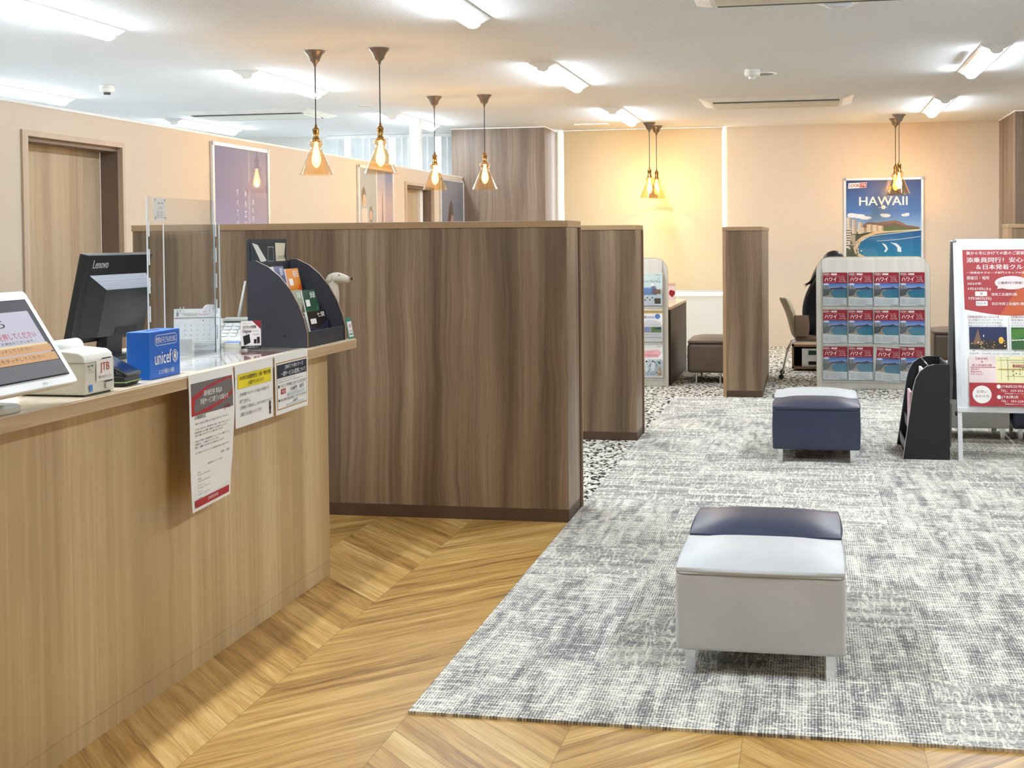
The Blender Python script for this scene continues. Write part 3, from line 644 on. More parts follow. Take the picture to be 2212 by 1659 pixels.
s.rect(-22, -92, 58, -36, M_PAPER); s.text('JTB', -4, -84, 40, -56, P((186, 60, 60), .5), .03); s.text('手動でお引きください', -14, -50, 52, -42, TX)
s.rect(-56, -30, -42, -12, P((70, 140, 220), .5)); s.rect(4, -97, 50, -94, M_INK); s.rect(14, -34, 56, -31, M_INK); s.rect(20, -28, 50, -14, M_OFF)
s.build('front_labels', t, (0.0015, 0, 0), RIGHT)

# card reader
t = thing('card_reader', 'small black card reader with tilted blue screen, beside the blue box', 'card reader', (-1.955, 3.27, ZW), .1)
b = MB(); b.prism([(-.06, 0), (.045, 0), (.055, .012), (.05, .03), (-.06, .034)], -.05, .05, M_BLACK, 1); b.build('base', t, bevel=.004)
b = MB(); b.box(-.05, .056, -.052, .052, .012, .0145, P((150, 190, 110), .4)); b.build('green_stripe', t)
Mr = Matrix.Translation((-.0, 0, .062)) @ Matrix.Rotation(math.radians(28), 4, 'Y')
MB().box(-.062, .066, -.048, .048, -.004, .004, M_BLACK, Mr).build('tilted_pad', t, bevel=.002); MB().box(-.05, .055, -.04, .04, .0042, .005, screenmat((26, 48, 96), .3), Mr).build('screen', t)
MB().box(-.03, -.005, -.02, .02, .03, .062, M_BLACK).build('neck', t)
MB().tube([(-.05, 0, .02), (-.12, .01, .01), (-.17, .03, .008), (-.22, .08, .006)], .003, M_BLACK).build('cable', t)

# donation box
t = thing('donation_box', 'bright blue cardboard collection box with white charity lettering', 'box', (-1.9555, 3.490, ZW), .03)
M_BLUE = P((22, 104, 208), .35, name='blue_card'); M_BLU2 = P((96, 168, 240), .5)
b = MB(); b.box(-.0375, .0375, -.0935, .0935, 0, .141, M_BLUE); b.build('carton', t, bevel=.0012)
MB().box(-.012, .0, -.04, .04, .1405, .1413, M_INK).build('coin_slot', t)
s = Sheet(.001, 0, 0, .0003); W = M_PAPER
s.outline(-64, -130, 74, -98, 12, 1.6, W); s.text('世界の子どものために', -60, -124, 70, -104, W, .02)
s.text('unicef', -68, -82, 36, -42, W, .012); s.ring(58, -62, 14, 16.5, W); s.disc(58, -62, 8, W, 11); s.disc(56, -66, 3, M_BLUE); s.line([(40, -70), (44, -48), (58, -40), (72, -48), (76, -70)], 2.4, W)
s.text('ユニセフ外国コイン募金', -48, -26, 50, -12, W, .02)
s.build('front_print', t, (.0378, 0, 0), RIGHT)
s = Sheet(.001, 0, 0, .0003); s.rect(-37, -141, -35.5, 0, M_BLU2); s.rect(-37, -141, 37, -139.8, M_BLU2); s.rect(36.2, -141, 37.4, 0, M_BLU2); s.build('pale_edges', t, (0, -.0937, 0), FRONT)  # lighter blue strips along three edges of the carton end

# all-in-one computer seen from behind
t = thing('desktop_monitor', 'black desktop computer seen from behind with silver maker name', 'computer', (-2.447, 4.045, ZW+.0016), 0)
Mm = Matrix.Translation((-.006, 0, .06)) @ Matrix.Rotation(math.radians(13), 4, 'Y')
M_PC = P((34, 36, 38), .35, name='black_computer_shell')
b = MB(); b.box(-.03, 0, -.212, .212, 0, .312, M_PC, Mm); b.build('screen_shell', t, bevel=.004)
b = MB(); vs = [(0, -.175, .02), (0, .19, .02), (0, .19, .240), (0, -.175, .240), (.042, -.125, .03), (.042, .175, .03), (.042, .175, .198), (.042, -.125, .198)]
b.add(vs, [(4, 5, 6, 7), (0, 1, 5, 4), (1, 2, 6, 5), (3, 0, 4, 7)], M_PC, False, Mm); b.add([vs[3], vs[2], vs[6], vs[7]], [(0, 1, 2, 3)], M_MESH, False, Mm); b.build('rear_bulge', t)
b = MB(); b.prism([(-.02, .0), (.03, .0), (.035, .10), (.0, .11)], -.05, .05, M_BLACK, 1); b.build('stand', t, bevel=.004)
b = MB(); b.prism(rrect(-.10, .10, -.12, .12, .03), 0, .010, M_BLACK, 2); b.build('foot', t, bevel=.002)
b = MB(); b.box(.0402, .0432, -.02, .12, .03, .06, M_INK, Mm).build('port_recess', t)
s = Sheet(.001, 0, 0, .0003); s.text('Lenovo', -168, -293, -74, -265, M_ALU, .03); o = s.build('maker_name', t); o.matrix_local = Mm @ Matrix.Translation((.0008, 0, 0)) @ Matrix(((0, 0, 1, 0), (1, 0, 0, 0), (0, 1, 0, 0), (0, 0, 0, 1)))

# acrylic shield
t = thing('acrylic_shield', 'tall clear acrylic shield standing on the counter with a small paper notice', 'shield', (-2.055, 3.865, ZW+.0055))
b = MB(); b.box(-.002, .002, -.225, .225, .012, .545, M_ACR); b.build('clear_panel', t)
b = MB()
for y in (-.2262, .225): b.box(-.0024, .0024, y, y+.0012, .012, .545, M_EDGE)
b.build('panel_edge', t)
b = MB(); b.box(-.0016, .0016, -.188, .194, .012, .46, M_ACR, Matrix.Translation((.035, 0, 0))); b.build('inner_panel', t)
b = MB()
for y in (-.1885, .1935): b.box(.033, .037, y, y+.001, .012, .46, M_EDGE)
for y in (-.2265, .2255):
    for k in range(5): b.box(.004, .0085, y, y+.0012, .06+k*.09, .11+k*.09, M_EDGE)  # pale dashes imitate the jagged refraction along the outer panel edges
b.build('inner_and_refracted_edge', t)
for y in (-.17, .17): MB().box(-.05, .06, y-.004, y+.004, 0, .05, M_ACR).build('foot', t)
s = Sheet(.001, 0, 0, .0003); s.rect(-186, -543, -112, -470, M_PAPER)
for (a, c) in ((-182, -539), (-124, -539), (-182, -482), (-124, -482)): s.rect(a, c, a+8, c+2, TX); s.rect(a if a < -150 else a+6, c, (a if a < -150 else a+6)+2, c+8, TX)
s.text('お客様へのお願い', -168, -530, -128, -524, TX); s.text('エアコイン', -162, -516, -136, -507, TX)
for k in range(4): s.text('飛沫防止パネルを設置しています', -174, -501+k*6, -124, -498+k*6, TX)
s.build('paper_notice', t, (.0025, 0, 0), RIGHT)

# desk calendar
t = thing('desk_calendar', 'white spiral desk calendar showing month 8', 'calendar', (-2.245, 4.315, ZW+.0055), math.radians(22))
b = MB(); Mc = Matrix.Rotation(math.radians(-17), 4, 'X'); b.box(-.083, .083, 0, .002, 0, .158, M_PAPER, Mc); b.box(-.083, .083, -.002, 0, 0, .158, M_PAPER, Matrix.Translation((0, .094, 0)) @ Matrix.Rotation(math.radians(17), 4, 'X')); b.build('card_stand', t)
b = MB()
for x in (-.06, -.048, .045, .057):
    b.tube([(x, -.003+.045+.008*math.cos(a), .150+.008*math.sin(a)) for a in [2*PI*k/12 for k in range(13)]], .0014, M_WHITE, 6)
b.build('spiral', t)
s = Sheet(.001, 0, 0, .0003); G = P((110, 112, 118), .5); RD = P((200, 60, 60), .5)
s.text('8', -74, -146, -66, -130, TX, .01); s.text('2024', -74, -153, -65, -149, TX); s.text('JTB', 22, -149, 34, -141, RD); s.rect(-56, -140, 10, -139, RD); s.text('お盆休業', -44, -137, 0, -131, P((110, 160, 110), .5)); s.rect(4, -136, 44, -135, RD)
s.rect(-80, -124, 80, -122, G); s.rect(-80, -124, -60, -122, RD); d = 1
for r in range(5):
    for c in range(7):
        if (r == 0 and c < 4) or d > 31: continue
        s.text(str(d), -66+c*22, -114+r*18, -66+c*22+(3 if d < 10 else 5), -109+r*18, TX if c else RD); d += 1
s.rect(-82, -30, 82, -28, P((200, 200, 196), .5)); s.text('JTB四日市店', -60, -24, 20, -19, P((190, 170, 60), .5)); s.rect(-10, -15, 40, -13.6, G); s.rect(-10, -10, 30, -8.6, G); s.rect(-26, -16, -22, -6, TX)
o = s.build('calendar_page', t); o.matrix_local = Mc @ Matrix.Translation((0, -.0006, 0)) @ Matrix.Rotation(PI/2, 4, 'X')
t = tag(MB().box(-.05, .05, -.001, .001, 0, .062, M_P1).build('paper_card', loc=(-2.17, 4.03, ZW+.006), rot=(0, 0, math.radians(24))), 'low blank white card standing between the blue box and the calendar', 'card')

# telephone
t = thing('desk_telephone', 'off-white desk telephone with antenna between calendar and black stand', 'telephone', (-2.268, 4.585, ZW+.001), math.radians(14)); t.scale = (1.15, 1.15, 1.15)
M_TEL = P((222, 220, 210), .4); Mk = Matrix.Rotation(math.radians(22), 4, 'X')
b = MB(); b.prism([(-.10, 0), (.10, 0), (.10, .075), (.07, .088), (-.10, .028)], -.09, .10, M_TEL, 0); b.build('body', t, bevel=.006)
b = MB()
for r in range(4):
    for c in range(3): b.box(-.02+c*.028, .001+c*.028, -.085+r*.026, -.069+r*.026, .034+(r*.026+.004)*.37, .040+(r*.026+.01)*.37, M_WHITE)
b.build('keypad', t)
b = MB(); b.tube([(-.062, -.09, .062), (-.062, -.06, .082), (-.062, .05, .118), (-.062, .085, .112)], [.022, .020, .020, .024], M_TEL, 14); b.build('handset', t)
b = MB(); b.box(-.01, .085, .03, .09, .078, .084, P((176, 180, 170), .3), Matrix.Rotation(math.radians(4), 4, 'X')); b.build('display', t)
b = MB(); b.tube([(.03, .095, .08), (.055, .10, .215)], [.006, .0035], M_TEL, 10); b.build('antenna', t)
b = MB(); b.tube([(-.06, -.09, .05)]+[(-.055+.008*math.cos(k), -.105-.004*k*.2, .05-.003*k+.0*k) for k in range(1, 15)]+[(0, -.10, .004)], .002, M_TEL, 6); b.build('cord', t)

t = thing('paper_stack', 'low stack of papers with a blue folder on top, between calendar and card holder', 'papers', (-2.150, 4.425, ZW+.006))
for k in range(6): MB().box(-.036+.002*(k % 3), .036-.001*k, -.02+.001*(k % 2), .02, k*.0032, k*.0032+.0028, M_PAPER if k % 2 else M_P4).build('paper', t)
MB().box(-.03, .034, -.018, .018, .0195, .022, P((110, 150, 214), .4), Matrix.Rotation(.04, 4, 'X')).build('blue_folder', t)
# pop-up card holder
t = thing('card_holder', 'small clear holder with black and white leaflet before the black stand', 'card holder', (-2.035, 4.33, ZW+.0055), math.radians(40))
MB().box(-.040, .040, .001, .003, .004, .110, M_ACR).build('clear_plate', t); MB().box(-.045, .075, -.02, .02, 0, .003, M_ACR).build('foot', t)
s = Sheet(.001, 0, 0, .0003); s.rect(-37, -108, 37, -6, M_PAPER); s.poly([(5, -108), (37, -108), (37, -76)], P((150, 30, 56), .5)); s.text('JTBトラベル', -28, -100, 4, -97, TX); s.text('たびもの撰華', -30, -92, 20, -80, TX, .02); s.text('Digital', -30, -76, 0, -62, TX, .02)
s.poly([(-30, -52), (-6, -60), (-2, -28), (-26, -18)], M_INK); s.rect(10, -40, 20, -24, M_INK); s.rect(22, -48, 32, -24, M_INK); s.rect(-37, -16, 37, -6, M_INK); s.text('カタログギフト', 4, -72, 30, -67, TX); s.text('20,000点', 6, -60, 30, -55, TX); s.text('お取扱い', -22, -13, 28, -9, M_PAPER)
s.build('leaflet_card', t, (0, 0, 0), FRONT)

# counter brochure stand
t = thing('counter_brochure_stand', 'black curved-side brochure stand at the far end of the counter', 'brochure stand', (-1.88, 4.487, ZW+.001))
def side_prof(): 
    p = [(0, 0), (0, .055), (-.012, .105), (-.035, .165), (-.068, .222), (-.110, .272), (-.155, .308), (-.205, .331), (-.236, .331), (-.241, .326), (-.241, 0)]
    return p
for y in (0, .3915):
    p = side_prof(); b = MB(); b.prism(p, y, y+.0075, M_CHAR, 1); e = b
    o = b.build('side_panel', t)
    eb = MB()
    for (a, c), (a2, c2) in zip(p[1:9], p[2:9]): eb.add([(a+.0006, y-.0004, c+.0006), (a2+.0006, y-.0004, c2+.0006), (a2+.0006, y+.0079, c2+.0006), (a+.0006, y+.0079, c+.0006)], [(0, 1, 2, 3)], M_TRIM)
    eb.add([(.0006, y-.0004, 0), (.0006, y+.0079, 0), (.0006, y+.0079, .055), (.0006, y-.0004, .055)], [(0, 1, 2, 3)], M_TRIM); eb.build('cut_edge', o)
MB().box(-.012, -.004, .0075, .3915, 0, .058, M_CHAR).build('front_lip', t)
MB().box(-.241, -.235, .0075, .3915, 0, .326, M_CHAR).build('back_board', t); MB().box(-.235, -.012, .0075, .3915, 0, .006, M_CHAR).build('bottom_board', t)
for (x, z) in ((-.117, .10), (-.190, .185)): MB().box(x, x+.006, .0075, .3915, z-.06, z+.02, M_CHAR).build('step_board', t)
MB().prism(rrect(.012, .375, .30, .415, .006), -.247, -.242, M_CHAR, 0).build('header_board', t)
tag(MB().box(0, .004, -.16, .16, 0, .105, P((70, 78, 86), .08, name='glossy_dark_card')).build('header_card', t, loc=(-.241, .195, .29)), 'glossy dark card')
s = Sheet(.001, 0, 0, .0003); s.poly([(20, -400), (70, -392), (150, -330), (100, -322)], M_P1); s.poly([(230, -400), (330, -398), (318, -345), (345, -305), (240, -305)], P((236, 226, 200), .4)); s.text('JTBの旅', 250, -350, 320, -330, P((60, 50, 40), .5)); s.outline(160, -385, 215, -325, 1, 3, P((180, 180, 184), .4))
s.build('header_picture', t, (-.2365, .018, 0), RIGHT)
t_ = thing('stand_bolt', 'x', 'x') if False else None
MB().cyl(.004, -.0015, 0, M_BLACK, 14, M=Matrix.Translation((-.09, 0, .045)) @ Matrix.Rotation(PI/2, 4, 'X') @ Matrix.Scale(-1, 4, (0, 0, 1))).build('bolt', t)
# booklets in it
def booklet(x, y, z, wd, ht, dep, m, m2, txt, lab, lean=14):
    q = thing('catalogue_booklet', lab, 'booklet', (-1.88+x, 4.487+y, ZW+z), 0, 'catalogues in the black counter stand')
    Mb = Matrix.Rotation(math.radians(-lean), 4, 'Y'); q.rotation_euler = (0, math.radians(-lean), 0)
    b = MB(); b.box(-dep, 0, 0, wd, 0, ht, M_P1); b.build('pages', q)
    s = Sheet(.001, 0, 0, .0003); W_, H_ = wd*1000, ht*1000; s.rect(0, -H_, W_, 0, m); s.poly([(0, -H_*.55), (W_*.5, -H_*.4), (W_, -H_*.65), (W_, -H_*.1), (0, -H_*.05)], m2)
    s.text(txt, W_*.5, -H_*.95, W_*.9, -H_*.78, M_PAPER, .01); s.rect(W_*.1, -H_*.75, W_*.4, -H_*.58, M_PAPER); s.build('cover', q, (.0005, 0, 0), RIGHT); return q
booklet(-.150, .012, .135, 0.088, .172, .030, P((60, 84, 150), .3), P((170, 186, 220), .3), '空', 'blue and white booklet, top row of the black stand, beside its near panel', 12)
booklet(-.146, .105, .140, .092, .172, .030, P((84, 80, 130), .3), P((150, 120, 180), .3), '景', 'violet booklet in the top row of the black stand', 12)
booklet(-.142, .205, .135, .125, .165, .012, P((240, 150, 40), .3), P((224, 92, 24), .3), '朝日', 'orange sunset booklet in the top row of the black stand', 12)
booklet(-.078, .015, .060, .080, .158, .028, P((210, 150, 110), .3), P((150, 80, 60), .3), '旅', 'brown booklet in the middle row of the black stand', 12)
booklet(-.074, .100, .060, .088, .158, .030, P((170, 176, 150), .3), P((90, 96, 70), .3), '味', 'pale booklet in the middle row of the black stand, beside the green one', 12)
booklet(-.070, .195, .055, .135, .160, .012, P((26, 78, 52), .3), P((44, 104, 62), .3), '緑', 'dark green booklet in the middle row of the black stand', 12)
booklet(-.046, .030, .010, .110, .115, .012, P((50, 42, 38), .3), P((80, 64, 52), .3), '和', 'dark booklet in the bottom row of the black stand, near end', 12)
booklet(-.044, .160, .010, .190, .120, .014, P((34, 26, 24), .25), P((44, 40, 70), .3), '七撰', 'black and gold booklet in the bottom row of the black stand', 12)

# dog figurine
def skin(name, verts, edges, radii, m, parent=None, root=0, sub=2):
    me = bpy.data.meshes.new(name); me.from_pydata(verts, edges, []); o = bpy.data.objects.new(name, me); C.objects.link(o); o.parent = parent
    me.materials.append(m); sk = o.modifiers.new('skin', 'SKIN'); sk.use_smooth_shade = True
    for i, r in enumerate(radii):
        r = r if isinstance(r, tuple) else (r, r); me.skin_vertices[0].data[i].radius = r
    for i in range(len(verts)): me.skin_vertices[0].data[i].use_root = (i == root)
    o.modifiers.new('sub', 'SUBSURF').levels = sub; o.modifiers['sub'].render_levels = sub
    dg = bpy.context.evaluated_depsgraph_get(); dg.update(); nm = bpy.data.meshes.new_from_object(o.evaluated_get(dg)); o.modifiers.clear(); o.data = nm
    for p in nm.polygons: p.use_smooth = True
    return o
t = thing('dog_figurine', 'cream model dog looking right from behind the black brochure stand', 'dog figurine', (-1.972, 4.929, ZW+.001))
M_DOG = P((206, 196, 176), .55, name='cream_resin')
v = [(-.05, 0, .045), (-.02, 0, .09), (.012, 0, .14), (.018, 0, .19), (.014, 0, .228), (.022, 0, .252), (.046, 0, .254), (.078, 0, .246), (.098, 0, .243),
     (.022, -.016, .10), (.030, -.018, .05), (.030, -.018, .012), (.045, -.018, .006), (.022, .016, .10), (.030, .018, .05), (.030, .018, .012), (.045, .018, .006),
     (-.045, -.022, .03), (-.005, -.024, .02), (.012, -.022, .008), (-.045, .022, .03), (-.005, .024, .02), (.012, .022, .008), (-.075, 0, .015), (-.09, .012, .008)]
e = [(0, 1), (1, 2), (2, 3), (3, 4), (4, 5), (5, 6), (6, 7), (7, 8), (2, 9), (9, 10), (10, 11), (11, 12), (2, 13), (13, 14), (14, 15), (15, 16), (0, 17), (17, 18), (18, 19), (0, 20), (20, 21), (21, 22), (0, 23), (23, 24)]
r = [.032, .031, .033, .034, .031, .028, .026, .0185, .0145, .012, .008, .007, .006, .012, .008, .007, .006, .016, .010, .007, .016, .010, .007, .007, .004]
skin('dog_body', v, e, r, M_DOG, t, 1)
for sy in (-1, 1):
    MB().ball((0, 0, 0), .016, M_DOG, 12, 8, (.75, .32, 1.25), Matrix.Translation((.018, sy*.0265, .250)) @ Matrix.Rotation(math.radians(22), 4, 'Y')).build('ear', t)
b = MB(); b.ball((.1045, 0, .2485), .0052, M_INK, 10, 6); b.build('nose', t)
b = MB(); b.ball((.058, -.021, .264), .0028, M_INK, 8, 6).ball((.058, .021, .264), .0022, M_INK, 8, 6); b.build('eyes', t)
t = thing('tent_card', 'small green and white card at the far end of the counter', 'card', (-1.871, 4.93, ZW+.001))
MB().box(-.002, 0, -.028, .028, 0, .088, P((60, 140, 120), .5), Matrix.Rotation(math.radians(-10), 4, 'Y')).build('card', t)
s = Sheet(.001, 0, 0, .0004); s.rect(-24, -72, 26, -8, M_PAPER); s.text('会員', -10, -62, 18, -46, M_RED, .02); s.text('入会受付中', -18, -36, 20, -28, TX); s.rect(-18, -22, 20, -16, P((60, 140, 120), .5))
o = s.build('print', t, (.0006, 0, 0), (PI/2, 0, PI/2)); o.rotation_euler = (Matrix.Rotation(math.radians(-10), 3, 'Y') @ Euler(RIGHT).to_matrix()).to_euler()

# ------------------------------------------------------------------ ottomans
def pillow_box(w_, d_, z0, z1, m, rb=.018, crown=.02):
    bm = bmesh.new(); nx, ny, nz = 12, 10, 8; 
    def sup(x, y, z):
        return x, y, z
    mb = MB(); pts = {}
    g = lambda i, n, a, b_: a+(b_-a)*i/n
    import itertools
    vs = []; idx = {}
    for i, j, k in itertools.product(range(nx+1), range(ny+1), range(nz+1)):
        if 0 < i < nx and 0 < j < ny and 0 < k < nz: continue
        x, y, z = g(i, nx, -w_/2, w_/2), g(j, ny, -d_/2, d_/2), g(k, nz, z0, z1)
        u, v_, q = 2*x/w_, 2*y/d_, (z-z0)/(z1-z0)
        bul = .010*(1-q*q*.3)*math.sin(PI*min(1, q*1.0))
        X = x*(1+bul/w_*2*(1-v_*v_)) if abs(u) > .99 else x; Y = y*(1+bul/d_*2*(1-u*u)) if abs(v_) > .99 else y
        if k == nz: z += crown*(1-min(1, (abs(u)**5+abs(v_)**5)**.2)**2.6)
        idx[(i, j, k)] = len(vs); vs.append((X, Y, z))
    fs = []
    for i in range(nx):
        for j in range(ny):
            fs.append((idx[i, j, 0], idx[i, j+1, 0], idx[i+1, j+1, 0], idx[i+1, j, 0])); fs.append((idx[i, j, nz], idx[i+1, j, nz], idx[i+1, j+1, nz], idx[i, j+1, nz]))
    for i in range(nx):
        for k in range(nz):
            fs.append((idx[i, 0, k], idx[i+1, 0, k], idx[i+1, 0, k+1], idx[i, 0, k+1])); fs.append((idx[i, ny, k], idx[i, ny, k+1], idx[i+1, ny, k+1], idx[i+1, ny, k]))
    for j in range(ny):
        for k in range(nz):
            fs.append((idx[0, j, k], idx[0, j, k+1], idx[0, j+1, k+1], idx[0, j+1, k])); fs.append((idx[nx, j, k], idx[nx, j+1, k], idx[nx, j+1, k+1], idx[nx, j, k+1]))
    mb.add(vs, fs, m, True); return mb
def ottoman(x, y, m, lab, w_=.518, d_=.430, zs=.318, crown=.036, group='box stools in pairs'):
    t = thing('ottoman', lab, 'stool', (x, y, .01), 0, group)
    pillow_box(w_, d_, .076, zs, m, crown=.0).build('seat_base', t, bevel=.012, seg=4)
    pillow_box(w_-.004, d_-.004, zs-.001, zs+.017, m, crown=crown).build('seat_cushion', t, bevel=.015, seg=5)
    b = MB(); pts = rrect(-w_/2+.001, w_/2-.001, -d_/2+.001, d_/2-.001, .022, 5); b.tube([(p[0], p[1], zs-.0005) for p in pts+[pts[0]]], .0028, m, 6); b.build('piping', t)
    for sx in (-1, 1):
        for sy in (-1, 1):
            x0 = sx*(w_/2-.030); MB().box(min(x0, x0-sx*.030), max(x0, x0-sx*.030), sy*(d_/2-.010)-.004, sy*(d_/2-.010)+.004, 0, .078, M_CHROME).box(min(x0, x0-sx*.004), max(x0, x0-sx*.004), min(sy*(d_/2-.012), sy*(d_/2-.045)), max(sy*(d_/2-.012), sy*(d_/2-.045)), 0, .078, M_CHROME).build('leg', t, bevel=.001)
    return t
ottoman(-.158, 4.075, M_LW, 'white leather box stool in the foreground, nearest the viewer')
ottoman(-.158, 4.528, M_LN, 'navy leather box stool pushed against the near white one')
ottoman(.030, 7.850, M_LN, 'navy leather box stool in the middle of the carpet')
ottoman(.030, 8.302, M_LW, 'white leather box stool behind the middle navy one')
ottoman(1.030, 8.845, M_LG, 'grey leather box stool seen under the sign board')
ottoman(1.572, 8.845, M_LN, 'navy leather box stool at the right edge under the sign board')

# ------------------------------------------------------------------ magazine stand on the floor
t = thing('magazine_stand', 'low black magazine stand beside the sign board', 'magazine stand', (.55, 7.83, .01))
M_BK = P((26, 26, 27), .6, name='black_board')
pr = [(0, 0), (.274, 0), (.274, .578), (.185, .578), (.14, .566), (.10, .535), (.075, .49), (.06, .43)]
for y, dx in ((0, 0), (.54, 0)):
    o = MB().prism(pr, y, y+.016, M_BK, 1).build('side_panel', t)
    e = MB()
    for a, c in zip(pr[3:]+[pr[0]], pr[4:]+[pr[0]]):
        if a != c: e.add([(a[0], y-.0006, a[1]), (c[0], y-.0006, c[1]), (c[0]-.003, y-.0006, c[1]+.003), (a[0]-.003, y-.0006, a[1]+.003)], [(0, 1, 2, 3)], P((190, 190, 190), .5))
    e.build('edge_line', o)
MB().box(.262, .274, .016, .54, 0, .572, M_BK).build('back_board', t)
for k, (x, z) in enumerate(((.015, .02), (.045, .14), (.085, .28))):
    MB().box(x, .262, .016, .54, z, z+.012, M_BK).build('shelf', t); MB().box(x, x+.008, .016, .54, z, z+.075, P((70, 72, 76), .4)).build('shelf_lip', t)
b = MB(); b.tube([(.15, .05, .57), (.15, .5, .57)], .004, M_CHROME); b.build('rail', t)
for k, (x, y, z, c, lab) in enumerate(((.03, .03, .155, (220, 180, 180), 'pink and white magazine in the low black stand'), (.10, .03, .295, (236, 236, 236), 'white magazine in the upper shelf of the low black stand'))):
    q = tag(MB().box(.55+x+.012, .55+x+.026, 7.83+y, 7.83+y+.21, .01+z, .01+z+.25, P(c, .4)).build('magazine', bevel=.001), lab, 'magazine')

# ------------------------------------------------------------------ A-frame sign
t = thing('a_frame_sign', 'silver A-frame board with a red Japanese travel fair poster at the right edge', 'sign board', (.868, 8.08, .01))
Wb = .66; zt = 1.332; za = .315; lean = math.atan2(.27, zt)
Ma = Matrix.Translation((0, 0, zt)) @ Matrix.Rotation(-lean, 4, 'X')        # local z down the board (negative), y toward back
fb = MB(); bh = 1.068
for (x0, x1) in ((0, .032), (Wb-.032, Wb)): fb.prism(rrect(x0, x1, -bh, 0, .004), -.012, .012, M_ALU, 1, Ma)
fb.box(.0006, Wb-.0006, -.0135, .0115, -.034, -.0006, M_ALU, Ma).box(.0006, Wb-.0006, -.0135, .0115, -bh+.0006, -bh+.034, M_ALU, Ma)
fb.build('front_frame', t, bevel=.004)
lb = MB(); L = math.hypot(zt, .27)
for x0 in (0.004, Wb-.032): MB().box(x0, x0+.026, -.006, .016, -L, -bh, M_ALU, Ma).build('leg', t)
Mb_ = Matrix.Translation((0, .03, zt)) @ Matrix.Rotation(lean*.92, 4, 'X')
b = MB()
for x0 in (-.012, Wb-.018): b.box(x0, x0+.03, -.012, .012, -L, -.01, P((150, 153, 156), .4, .6), Mb_)
b.box(0, Wb, -.012, .012, -.04, -.01, M_ALU, Mb_).box(0, Wb, -.012, .012, -bh, -bh+.03, M_ALU, Mb_); b.build('rear_frame', t)
MB().box(.02, Wb-.02, -.003, .003, -bh+.03, -.03, P((60, 66, 66), .5), Mb_).build('rear_board', t)
b = MB(); b.tube([(-.006, -.0, 0), (-.004, .02, -.014), (.02, .03, -.02)], .006, M_BLACK, 8); o = b.build('corner_hook', t); o.matrix_local = Ma @ Matrix.Translation((0, -.018, -bh))
b = MB(); b.ball((0, 0, 0), .014, P((160, 160, 160), .3, .6), 12, 8, (1, 1, 1)); o = b.build('corner_cap', t); o.matrix_local = Ma @ Matrix.Translation((.010, -.006, -.012))
K = 1/(7.54*347); s = Sheet(K, 130, 265, .0004)          # zoomed pixels: top part origin
CR = P((176, 62, 64), .5); CO = P((196, 92, 52), .5); PK = P((244, 222, 220), .5); YL = P((248, 240, 190), .5); Wt = P((246, 240, 236), .5); GB = P((96, 84, 70), .5)
R_ = 130+Wb/K-90; Lf = 240
s.rect(205, 345, R_+55, 2420+560, P((236, 240, 242), .4)); s.rect(262, 440, R_, 2900, M_PAPER)
arc = [(270, 445)]+[(285, 1415)]+[(285+(R_-285)*i/16, 1415+100*math.sin(PI*i/16)) for i in range(1, 16)]+[(R_, 1415), (R_, 445)]
s.poly(arc, CR); s.poly([(1330, 445), (1040, 1180), (820, 1508), (1000, 1512), (1300, 1490), (R_, 1415), (R_, 445)], CO)
s.text('秋から冬にかけての旅のご提案！', 330, 470, 1245, 528, Wt, .02); s.text('添乗員同行！安心の海外旅行', 330, 570, R_-30, 655, Wt, .02); s.text('＆日本発着クルーズ', 480, 684, 1400, 768, Wt, .02); s.text('～添乗員やクルーズ専門スタッフの話が聞ける絶好の機会～', 330, 800, R_-20, 838, Wt, .02)
s.text('開催日・場所', 332, 876, 676, 934, Wt, .01); s.text('2024年', 334, 975, 555, 1020, Wt, .01); s.text('7月27日(土)', 334, 1060, 690, 1110, Wt, .03); s.rrect(452, 1125, 635, 1202, 10, Wt); s.text('津', 520, 1140, 568, 1186, P((120, 90, 90), .5)); s.text('津商工会議所5階', 700, 1148, 1090, 1196, Wt, .01)
s.text('7月28日(日)', 342, 1216, 694, 1268, Wt, .03); s.rrect(460, 1280, 640, 1358, 10, Wt); s.text('四日市', 475, 1298, 622, 1342, P((120, 90, 90), .5)); s.text('四日市商工会議所1階', 706, 1300, 1195, 1350, Wt, .01)
s.disc(1015, 985, 258, PK, 110, 32); s.poly([(820, 1030), (785, 1088), (880, 1076)], PK); s.text('三重県内で開催！！', 800, 965, 1240, 1008, P((110, 80, 80), .5), .01)
D = 1508                                                                   # second zoom starts 200 px lower
def yy(v): return v+D
s.text('【添乗員同行ヨーロッパ】', 330, yy(8), 800, yy(48), P((150, 60, 60), .5), .01)
for i, ln in enumerate(('冬の定番クリスマスマーケットを', '訪れるドイツのコースを始め、', '人気のイタリア・スペインをご紹介')): s.text(ln, 332, yy(64+i*45), 860, yy(96+i*45), GB)
s.text('【添乗員同行オセアニア】', 990, yy(8), 1460, yy(48), P((150, 60, 60), .5), .01)
for i, ln in enumerate(('南半球はこれからが旅の', 'ベストシーズンを迎えます。', 'オーストラリア・ニュージーランド')): s.text(ln, 990, yy(64+i*45), 1500, yy(96+i*45), GB)
s.line([(950, yy(40)), (960, yy(660))], 4, P((150, 140, 140), .5))
NB = P((34, 42, 84), .4); s.rect(345, yy(192), 918, yy(545), P((46, 40, 40), .4)); s.rect(345, yy(192), 918, yy(400), NB); s.poly([(400, yy(470)), (478, yy(215)), (535, yy(470))], P((128, 96, 76), .4))
rr = random.Random(5)
for i in range(46):
    u, v_ = rr.uniform(352, 905), rr.uniform(400, 530); s.rect(u, yy(v_), u+rr.uniform(5, 22), yy(v_)+rr.uniform(5, 16), rr.choice([P((232, 180, 90), .4), P((250, 224, 150), .4), P((150, 100, 50), .4)]), .05)
